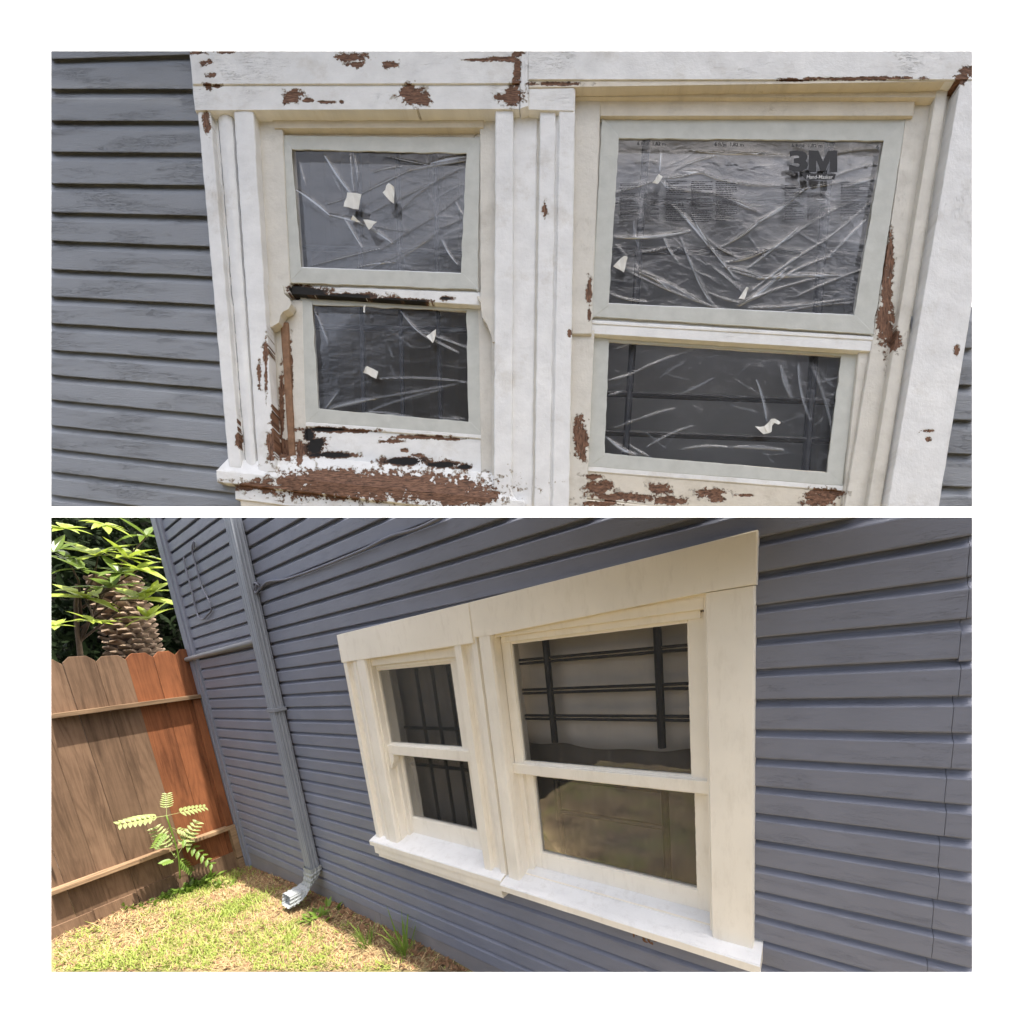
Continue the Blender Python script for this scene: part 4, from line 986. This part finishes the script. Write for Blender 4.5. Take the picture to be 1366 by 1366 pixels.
cutlink('cable_knot', tube(kn, 0.0055, 6), M_CABLE, None, label='small tangle of painted wire beside the downspout', cat='cable', smooth=True)
lp = [(-4.47, -0.012, 2.99), (-4.478, -0.016, 2.9), (-4.475, -0.014, 2.7), (-4.49, -0.014, 2.56), (-4.45, -0.02, 2.475), (-4.36, -0.02, 2.45), (-4.25, -0.018, 2.47), (-4.15, -0.015, 2.50), (-4.165, -0.014, 2.58), (-4.235, -0.014, 2.70), (-4.25, -0.014, 2.9), (-4.235, -0.016, 3.0), (-4.17, -0.016, 3.04), (-4.19, -0.016, 3.0)]
cutlink('wire_loop', tube(smooth_path(lp), 0.0075, 6), M_CABLE, None, label='loop of painted wire hanging on the wall near the house corner', cat='wire', smooth=True)

# ---- wooden fence
M_FENCE = wood_mat('weathered_fence_wood', (0.185, 0.115, 0.072), (0.06, 0.034, 0.02))
M_FENCER = wood_mat('reddish_fence_wood', (0.23, 0.085, 0.036), (0.07, 0.024, 0.011))
M_RAIL = wood_mat('fence_rail_wood', (0.28, 0.185, 0.11), (0.12, 0.07, 0.04), axis=1)
def fence():
    o = empty('wooden_fence', (-4.95, -0.8, 0), 'weathered dog-eared plank fence with two rails, meeting the house corner', 'fence')
    edges = [-1.66, -1.465, -1.27, -1.075, -0.88, -0.683, -0.487, -0.295, -0.122, 0.055]
    for i, (a, b) in enumerate(zip(edges, edges[1:])):
        g = (0.0003, 0.001, 0.0002)[i % 3]; zt = 2.235 + random.uniform(-0.018, 0.018); c = 0.045; z0 = -0.05 + random.uniform(-0.01, 0.03)
        pts = [(a + g, z0), (b - g, z0), (b - g, zt - c), (b - g - c, zt), (a + g + c, zt), (a + g, zt - c)]
        bm = bmesh.new(); lean = random.uniform(-0.0006, 0.0006)
        f_ = [bm.verts.new((-4.95 + random.uniform(0, 0.004), y + lean * z, z)) for y, z in pts]; k_ = [bm.verts.new((-4.972, y + lean * z, z)) for y, z in pts]
        bm.faces.new(f_); bm.faces.new(k_[::-1]); n = len(pts)
        for k in range(n): bm.faces.new((f_[k], k_[k], k_[(k + 1) % n], f_[(k + 1) % n]))
        bmesh.ops.bevel(bm, geom=[e for e in bm.edges], offset=0.0025, segments=1, affect='EDGES', clamp_overlap=True)
        cutlink('fence_board', bm_mesh(bm), M_FENCER if i >= 7 or i == 6 else M_FENCE, o)
    for z in (1.757, 0.38): cutlink('rail', box(-4.949, -4.868, -1.75, -0.03, z, z + 0.038, 0.004), M_RAIL, o)
    cutlink('post', box(-4.949, -4.87, -0.085, -0.03, -0.1, 0.38, 0.004), M_RAIL, o)
    cutlink('post', box(-4.949, -4.90, -0.10, -0.032, 0.42, 1.755, 0.004), M_FENCER, o)
    y = -1.75
    for j in range(6):
        cutlink('kick_board', box(-4.949, -4.937, y, y + 0.285, -0.06, 0.12 + random.uniform(-0.03, 0.02), 0.003), M_FENCE, o); y += 0.29
fence()

# ---- plants
M_LEAFB = leaf_mat('bright_leaf', (0.30, 0.37, 0.05), None, 0.4, 0.3, 0.35)
M_LEAFM = leaf_mat('mid_green_leaf', (0.13, 0.19, 0.035), None, 0.4, 0.3, 0.35)
M_LEAFD = leaf_mat('shade_dark_leaf', (0.010, 0.017, 0.006), None, 0.1, 0.5, 0.7, 0.05)  # near-black so the leaf colour itself carries the shade behind the palm
M_LEAFP = leaf_mat('pale_sapling_leaf', (0.33, 0.38, 0.14), None, 0.35, 0.2, 0.5)
M_WEED = leaf_mat('weed_leaf', (0.17, 0.27, 0.04), None, 0.4, 0.3, 0.5)
M_BARK = plain('brown_bark', (0.08, 0.055, 0.035), 0.9, 0.3, 'Object', 20, 0.6)
def leaf_blade(vs, fs, base, tip, width, nrm, fold=0.25, droop=0.15, n=5):
    """a leaf with a midrib fold; appended to vs, fs"""
    base, tip, nrm = Vector(base), Vector(tip), Vector(nrm).normalized(); d = tip - base; L = d.length
    side = d.cross(nrm).normalized(); b0 = len(vs)
    for i in range(n + 1):
        t = i / n; wd = width * math.sin(math.pi * (0.04 + 0.96 * t) ** 0.8) * (1 if t < 1 else 0); c = base + d * t - nrm * droop * L * t * t
        vs += [c - side * wd + nrm * fold * wd, c, c + side * wd + nrm * fold * wd]
    for i in range(n):
        k = b0 + i * 3; fs += [(k, k + 1, k + 4, k + 3), (k + 1, k + 2, k + 5, k + 4)]
def keep(p, m=2): x, y, z = pix(p); return 68 + m < x < 1297 - m and 690 + m < y < 1297 - m
def in_sec(vs, fs, planes=SEC_BOT): 
    me = mesh('m', vs, fs); return me if section_open(me, planes) else None
def section_open(me, planes):
    bm = bmesh.new(); bm.from_mesh(me)
    for p, n in planes:
        g = bm.verts[:] + bm.edges[:] + bm.faces[:]
        if g: bmesh.ops.bisect_plane(bm, geom=g, plane_co=p, plane_no=n, clear_outer=True, dist=1e-6)
    k = len(bm.faces); bm.to_mesh(me); bm.free(); return k > 0

def broadleaf():
    X = -5.75
    o = empty('broadleaf_tree', onX(150, 1010, X), 'broadleaf tree with sunlit rosettes of long bright leaves above the fence', 'tree')
    base = Vector(onX(96, 1010, X - 0.3)); top = Vector(onX(112, 780, X - 0.3)); 
    me = tube([base + (top - base) * t + Vector((0, 0.05 * math.sin(t * 5), 0)) for t in np.linspace(0, 1, 9)], [0.035 - 0.02 * t for t in np.linspace(0, 1, 9)], 8)
    cutlink('trunk', me, M_BARK, o, smooth=True)
    ros = [(130, 742, 30), (108, 760, 24), (183, 760, 30), (190, 742, 22), (148, 785, 30), (115, 798, 30), (190, 800, 32), (72, 735, 22), (170, 745, 24), (205, 790, 22), (90, 745, 20), (140, 700, 20), (200, 825, 26), (160, 765, 24), (125, 830, 18), (75, 835, 18), (195, 715, 22), (85, 705, 20)]
    for i, (px, py, L) in enumerate(ros):
        Xi = X + random.uniform(-0.25, 0.3); c = Vector(onX(px, py, Xi)); dist = (c - Vector(CAM)).length; Lm = L / F * dist * 1.0
        vs, fs = [], []
        n = random.randint(7, 9); axis = Vector((0.35 + random.uniform(-0.2, 0.2), random.uniform(-0.35, 0.25), 1)).normalized()
        u = axis.cross(Vector((0, 1, 0))).normalized(); v = axis.cross(u)
        for k in range(n):
            an = 6.283 * k / n + random.uniform(-0.25, 0.25); el = random.uniform(-0.15, 0.75)
            d = (u * math.cos(an) + v * math.sin(an)) * math.cos(el) + axis * math.sin(el)
            leaf_blade(vs, fs, c, c + d * Lm * random.uniform(0.7, 1.15), Lm * random.uniform(0.13, 0.19), axis * math.cos(el) - (u * math.cos(an) + v * math.sin(an)) * math.sin(el), 0.25, random.uniform(0.05, 0.4))
        me = in_sec(vs, fs)
        if me: link('leaf_rosette', me, (M_LEAFB, M_LEAFM, M_LEAFB)[i % 3], o, smooth=False)
        br = tube([top + (base - top) * random.uniform(0.05, 0.5), (top + c) / 2 + Vector((0, 0, -0.08)), c - axis * 0.01], [0.012, 0.009, 0.006], 6)
        if i % 2 == 0: cutlink('branch', br, M_BARK, o, smooth=True)
broadleaf()

def palm():
    X = -6.5
    c = Vector(onX(172, 840, X)); c.z = 0
    o = empty('palm_tree', c, 'palm trunk clad in overlapping pale leaf stubs behind the fence', 'tree')
    r0 = 0.21; zt = onX(172, 785, X)[2] + 0.1
    me = tube([(c.x, c.y, z) for z in np.linspace(0, zt, 8)], [r0 * (1.08 - 0.03 * i) for i in range(8)], 18)
    cutlink('trunk', me, plain('palm_trunk', (0.09, 0.06, 0.045), 0.9, 0.4, 'Object', 15, 0.6), o)
    # one stub: a flat upward scale
    M_STUB = plain('palm_stub', (0.25, 0.18, 0.125), 0.85, 0.3, 'Object', 14, 0.5)
    sv = [(-0.075, 0, 0), (0.075, 0, 0), (0.045, 0.06, 0.035), (-0.045, 0.06, 0.035), (-0.06, 0.008, -0.02), (0.06, 0.008, -0.02), (0.032, 0.068, 0.018), (-0.032, 0.068, 0.018)]
    sf = [(0, 1, 2, 3), (4, 7, 6, 5), (0, 4, 5, 1), (1, 5, 6, 2), (2, 6, 7, 3), (3, 7, 4, 0)]
    k = 0; z = 1.75
    while z < zt:
        for j in range(11):
            an = 6.283 * (j + 0.5 * (k % 2)) / 11 + random.uniform(-0.1, 0.1) + 0.13 * k
            n = Vector((math.cos(an), math.sin(an), 0))
            if n.dot(Vector(CAM) - c) < 0.0: continue
            t = Vector((-n.y, n.x, 0)); rr = r0 * (1.05 - 0.2 * z / zt * 0.5)
            vs = [c + n * (rr + y * random.uniform(0.8, 1.3)) + t * x + Vector((0, 0, z + zz + random.uniform(-0.008, 0.008))) for x, y, zz in sv]
            cutlink('leaf_stub', mesh('m', vs, sf), M_STUB, o)
        z += 0.058; k += 1
palm()

def hedge(name, X0, X1, x0, x1, y0, y1, n, label, size, mat, seed):
    rg = random.Random(seed); vs, fs = [], []
    for _ in range(n):
        p = Vector(onX(rg.uniform(x0, x1), rg.uniform(y0, y1), rg.uniform(X0, X1)))
        d = Vector((rg.gauss(0, 1), rg.gauss(0, 1), rg.gauss(-0.2, 0.7))).normalized(); nn = Vector((rg.gauss(0, 1), rg.gauss(0, 1), rg.gauss(0.6, 1))).normalized()
        L = size * rg.uniform(0.6, 1.4); leaf_blade(vs, fs, p, p + d * L, L * 0.2, nn, 0.2, 0.2, 2)
    o = empty(name, onX((x0 + x1) / 2, 1000, (X0 + X1) / 2), label, 'shrub')
    me = in_sec(vs, fs); link('foliage', me, mat, o)
    vs2 = []
    return o
hd = hedge('evergreen_shrub', -7.0, -8.3, 40, 330, 660, 960, 5200, 'dense evergreen shrub behind the palm, the shade there put into its leaf colour', 0.16, M_LEAFD, 3)
# dark backing sheet for it, standing in for shade between the leaves
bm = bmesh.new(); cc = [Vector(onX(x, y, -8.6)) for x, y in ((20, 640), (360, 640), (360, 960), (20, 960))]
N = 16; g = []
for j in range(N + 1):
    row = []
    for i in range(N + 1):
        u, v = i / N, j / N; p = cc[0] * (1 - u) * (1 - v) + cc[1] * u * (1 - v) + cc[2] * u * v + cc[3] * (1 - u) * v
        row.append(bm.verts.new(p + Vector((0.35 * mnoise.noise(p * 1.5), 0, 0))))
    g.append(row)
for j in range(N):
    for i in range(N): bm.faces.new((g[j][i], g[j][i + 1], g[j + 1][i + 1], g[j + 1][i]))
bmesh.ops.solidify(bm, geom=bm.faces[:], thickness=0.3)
me = bm_mesh(bm); section(me, SEC_BOT); link('shade_backing', me, plain('shade_backing_dark', (0.012, 0.013, 0.008), 1.0, 0.6, 'Object', 12, 0.8), hd)

def sapling():
    b = Vector((-4.72, -0.42, 0)); b = Vector(onX(240, 1172, -4.72)); b.z = max(b.z, -0.05)
    o = empty('sapling', b, 'pale green ash-like sapling with feathery leaves in front of the fence', 'plant')
    top = Vector(onX(222, 1088, -4.72))
    st = [b, b + (top - b) * 0.4 + Vector((0.02, 0.02, 0)), top]
    link('stem', tube(smooth_path(st, 4), 0.007, 6), M_WEED, o, smooth=True)
    tips = [(222, 1056), (157, 1095), (272, 1073), (180, 1090), (262, 1092), (205, 1100), (258, 1112), (232, 1140), (282, 1148), (205, 1128), (255, 1160), (215, 1150)]
    for i, (px, py) in enumerate(tips):
        t = Vector(onX(px, py, -4.72 + random.uniform(-0.08, 0.14))); s0 = b + (top - b) * (1.0 if i < 4 else random.uniform(0.3, 0.9))
        vs, fs = [], []; n = 7; d = t - s0; nn = Vector((0.5, random.uniform(-0.3, 0.3), 0.8)); L = d.length
        side = d.cross(nn).normalized()
        for k in range(1, n + 1):
            q = 0.25 + 0.72 * k / n; c = s0 + d * q - Vector((0, 0, 0.10 * L * q * q)); w_ = min(0.07, L * 0.22) * (1.1 - 0.6 * abs(q - 0.5))
            for sg in (-1, 1):
                tp = c + side * sg * w_ + d.normalized() * w_ * 0.5
                leaf_blade(vs, fs, c, tp, w_ * 0.25, nn, 0.2, 0.2, 3)
        leaf_blade(vs, fs, s0 + d * 0.97 - Vector((0, 0, 0.1 * L)), t - Vector((0, 0, 0.02)), L * 0.06, nn)
        b0 = len(vs); 
        vs += [s0 - side * 0.002, s0 + side * 0.002, t + side * 0.001 - Vector((0, 0, 0.1 * L)), t - side * 0.001 - Vector((0, 0, 0.1 * L))]; fs.append((b0, b0 + 1, b0 + 2, b0 + 3))
        me = in_sec(vs, fs)
        if me: link('feathery_leaf', me, M_LEAFP if i < 7 else M_WEED, o)
sapling()

def weed(px, py, n, L, label, mat=M_WEED, name='weed_plant', grassy=False, Z=0.0):
    c = Vector(onZ(px, py, Z)); c.z = gz(c.x, c.y)
    o = empty(name, c, label, 'plant'); vs, fs = [], []
    for _ in range(n):
        an = random.uniform(0, 6.28); r = random.uniform(0, 0.05 if grassy else 0.13); b = c + Vector((math.cos(an) * r, math.sin(an) * r, -0.005))
        el = random.uniform(1.15, 1.5) if grassy else random.uniform(0.2, 1.2); an2 = an + random.uniform(-0.7, 0.7)
        d = Vector((math.cos(an2) * math.cos(el), math.sin(an2) * math.cos(el), math.sin(el))) * L * random.uniform(0.4, 1.1)
        nn = Vector((-d.x, -d.y, abs(d.z) * 0.2 + 0.1)) if grassy else Vector((random.gauss(0, 0.3), random.gauss(0, 0.3), 1))
        leaf_blade(vs, fs, b, b + d, 0.004 if grassy else L * 0.16, nn, 0.2, random.uniform(0.0, 0.35), 4)
    me = in_sec(vs, fs)
    if me: link('blades' if grassy else 'leaves', me, mat, o)
weed(250, 1180, 120, 0.13, 'bright green leafy weeds at the foot of the sapling')
weed(225, 1192, 60, 0.10, 'low green weed patch between sapling and lawn')
weed(290, 1175, 40, 0.10, 'small weed beside the fence post')
weed(160, 1212, 24, 0.10, 'small weed growing against the kick boards')
weed(540, 1275, 34, 0.34, 'tall grass tuft at the wall foot under the narrower window', name='grass_tuft', grassy=True)
weed(490, 1262, 30, 0.24, 'shorter grass tuft by the wall, nearer the downspout', name='grass_tuft', grassy=True)
weed(262, 1168, 90, 0.16, 'taller weeds hugging the sapling stem by the fence')
weed(205, 1200, 50, 0.09, 'creeping weed in front of the kick boards near the sapling')
weed(428, 1222, 40, 0.10, 'green weed clump beside the downspout elbow')

# ---- lawn and litter
def lawn():
    M_G1 = leaf_mat('lawn_green', (0.30, 0.36, 0.07), None, 0.3, 0.35, 0.6); M_G2 = leaf_mat('lawn_straw', (0.50, 0.37, 0.19), None, 0.2, 0.35, 0.7); M_G3 = leaf_mat('lawn_brown', (0.22, 0.12, 0.06), None, 0.1, 0.4, 0.8)
    for nm, mat, N, kind, seed in (('grass', M_G1, 60000, 0, 1), ('dry_grass', M_G2, 60000, 1, 2), ('leaf_litter', M_G3, 16000, 2, 3)):
        r = np.random.default_rng(seed)
        P = np.stack([r.uniform(-5.0, -1.3, N), r.uniform(-1.75, 0.0, N), np.zeros(N)], 1)
        q = pix(P); ok = (q[:, 0] > 72) & (q[:, 0] < 1290) & (q[:, 1] > 1100) & (q[:, 1] < 1295)
        P = P[ok]
        dn = np.array([mnoise.noise((p[0] * 2.4, p[1] * 2.4, 0)) + 0.6 * mnoise.noise((p[0] * 7, p[1] * 7, 4)) for p in P]); wall = np.exp(P[:, 1] / 0.16); fen = np.exp(-(P[:, 0] + 4.95) / 0.22) * (P[:, 1] < -0.75)
        u = r.random(len(P))
        if kind == 0: k = u < np.clip(0.5 + 1.1 * dn - wall - fen, 0.03, 1)
        elif kind == 1: k = u < np.clip(0.55 - 0.6 * dn - 0.6 * wall, 0.06, 1)
        else: k = u < np.clip(0.12 - 0.3 * dn + 1.2 * wall + 0.8 * fen, 0, 1)
        P = P[k]; n = len(P)
        P[:, 2] = [gz(p[0], p[1]) for p in P]
        an = r.uniform(0, 6.283, n); el = r.uniform(0.1, 1.1, n) if kind == 0 else r.uniform(0.0, 0.5, n)
        L = r.uniform(0.02, 0.05, n) * (1 + 1.2 * (r.random(n) > 0.9)) if kind == 0 else r.uniform(0.02, 0.07, n) if kind == 1 else r.uniform(0.02, 0.06, n)
        D = np.stack([np.cos(an) * np.cos(el), np.sin(an) * np.cos(el), np.sin(el)], 1) * L[:, None]
        W = np.stack([-np.sin(an), np.cos(an), np.zeros(n)], 1) * (0.0034 if kind == 0 else 0.0022 if kind == 1 else 0.009)
        bend = np.array([0, 0, 1.0]) * (L * r.uniform(-0.15, 0.15, n))[:, None]
        V = np.stack([P - W, P + W, P + D * 0.55 + W * 0.8 + bend, P + D * 0.55 - W * 0.8 + bend, P + D], 1).reshape(-1, 3)
        V[:, 2] += 0.002
        qv = pix(V).reshape(n, 5, 3); ok = ((qv[..., 0] > 68.5) & (qv[..., 1] < 1296.8)).all(1)
        V = V.reshape(n, 5, 3)[ok].reshape(-1, 3); n = int(ok.sum())
        b = np.arange(n) * 5
        loops = np.concatenate([np.stack([b, b + 1, b + 2, b + 3], 1), np.stack([b + 3, b + 2, b + 4, b + 4], 1)], 0)
        fs = [tuple(x) for x in loops[:n]] + [tuple(x[:3]) for x in loops[n:]]
        me = mesh(nm, V, fs)
        lab = ['patchy green grass growing over the dry lawn', 'straw-coloured dry grass covering the lawn', 'brown dead leaves and chips along the wall foot'][kind]
        link(nm, me, mat, None, label=lab, cat=['grass', 'dry grass', 'leaf litter'][kind], kind='stuff')
lawn()

# ---- unseen sun blocker added above the upper wall section to shade it
def add_sun_blocker():
    z = 3.60; o3 = Vector((-1.184, -1.06, z)); u = Vector((0.903, 0.43, 0)); v = Vector((0.43, -0.903, 0))
    o = empty('sun_blocker', o3 + u * 1.05, 'added plank sun blocker out of view above the flaking windows', 'sun blocker')
    def slab(name, u0, u1, v0, v1, z0, z1, mat):
        bm = bmesh.new(); bm_box(bm, u0, u1, v0, v1, z0, z1, 0.002); me = bm_mesh(bm)
        for q in me.vertices: q.co = o3 + u * q.co.x + v * q.co.y + Vector((0, 0, q.co.z))
        me.update(); link(name, me, mat, o)
    for k in range(4): slab('blocker_board', -0.18, 2.28, -0.06 + k * 0.072, 0.0105 + k * 0.072, 0, 0.012, M_SIDE_B)
    slab('blocker_edge_board', -0.18, 2.28, 0.229, 0.243, -0.03, 0.05, M_CREAM)
    for k in range(6): slab('blocker_batten', -0.1 + k * 0.45, -0.06 + k * 0.45, -0.06, 0.225, 0.0125, 0.05, M_SIDE_B)
add_sun_blocker()

# ---- dry debris caught under the wider sill
def debris():
    c = Vector(onY(858, 1252, -0.03)); o = empty('dry_debris', c, 'small clump of dry brown leaves caught in cobweb under the wider sill', 'debris')
    for _ in range(9):
        vs, fs = [], []; b = c + Vector((random.uniform(-0.05, 0.05), random.uniform(0.0, 0.02), random.uniform(-0.012, 0.012)))
        d = Vector((random.uniform(-1, 1), random.uniform(-0.2, 0.2), random.uniform(-0.9, 0.3))).normalized() * random.uniform(0.012, 0.03)
        leaf_blade(vs, fs, b, b + d, 0.005, (0, -1, 0.3), 0.3, 0.2, 3)
        me = in_sec(vs, fs)
        if me: link('dry_leaf', me, M_DRY, o)
M_DRY = leaf_mat('dry_brown_leaf', (0.16, 0.08, 0.045), None, 0.1, 0.3, 0.8)
debris()
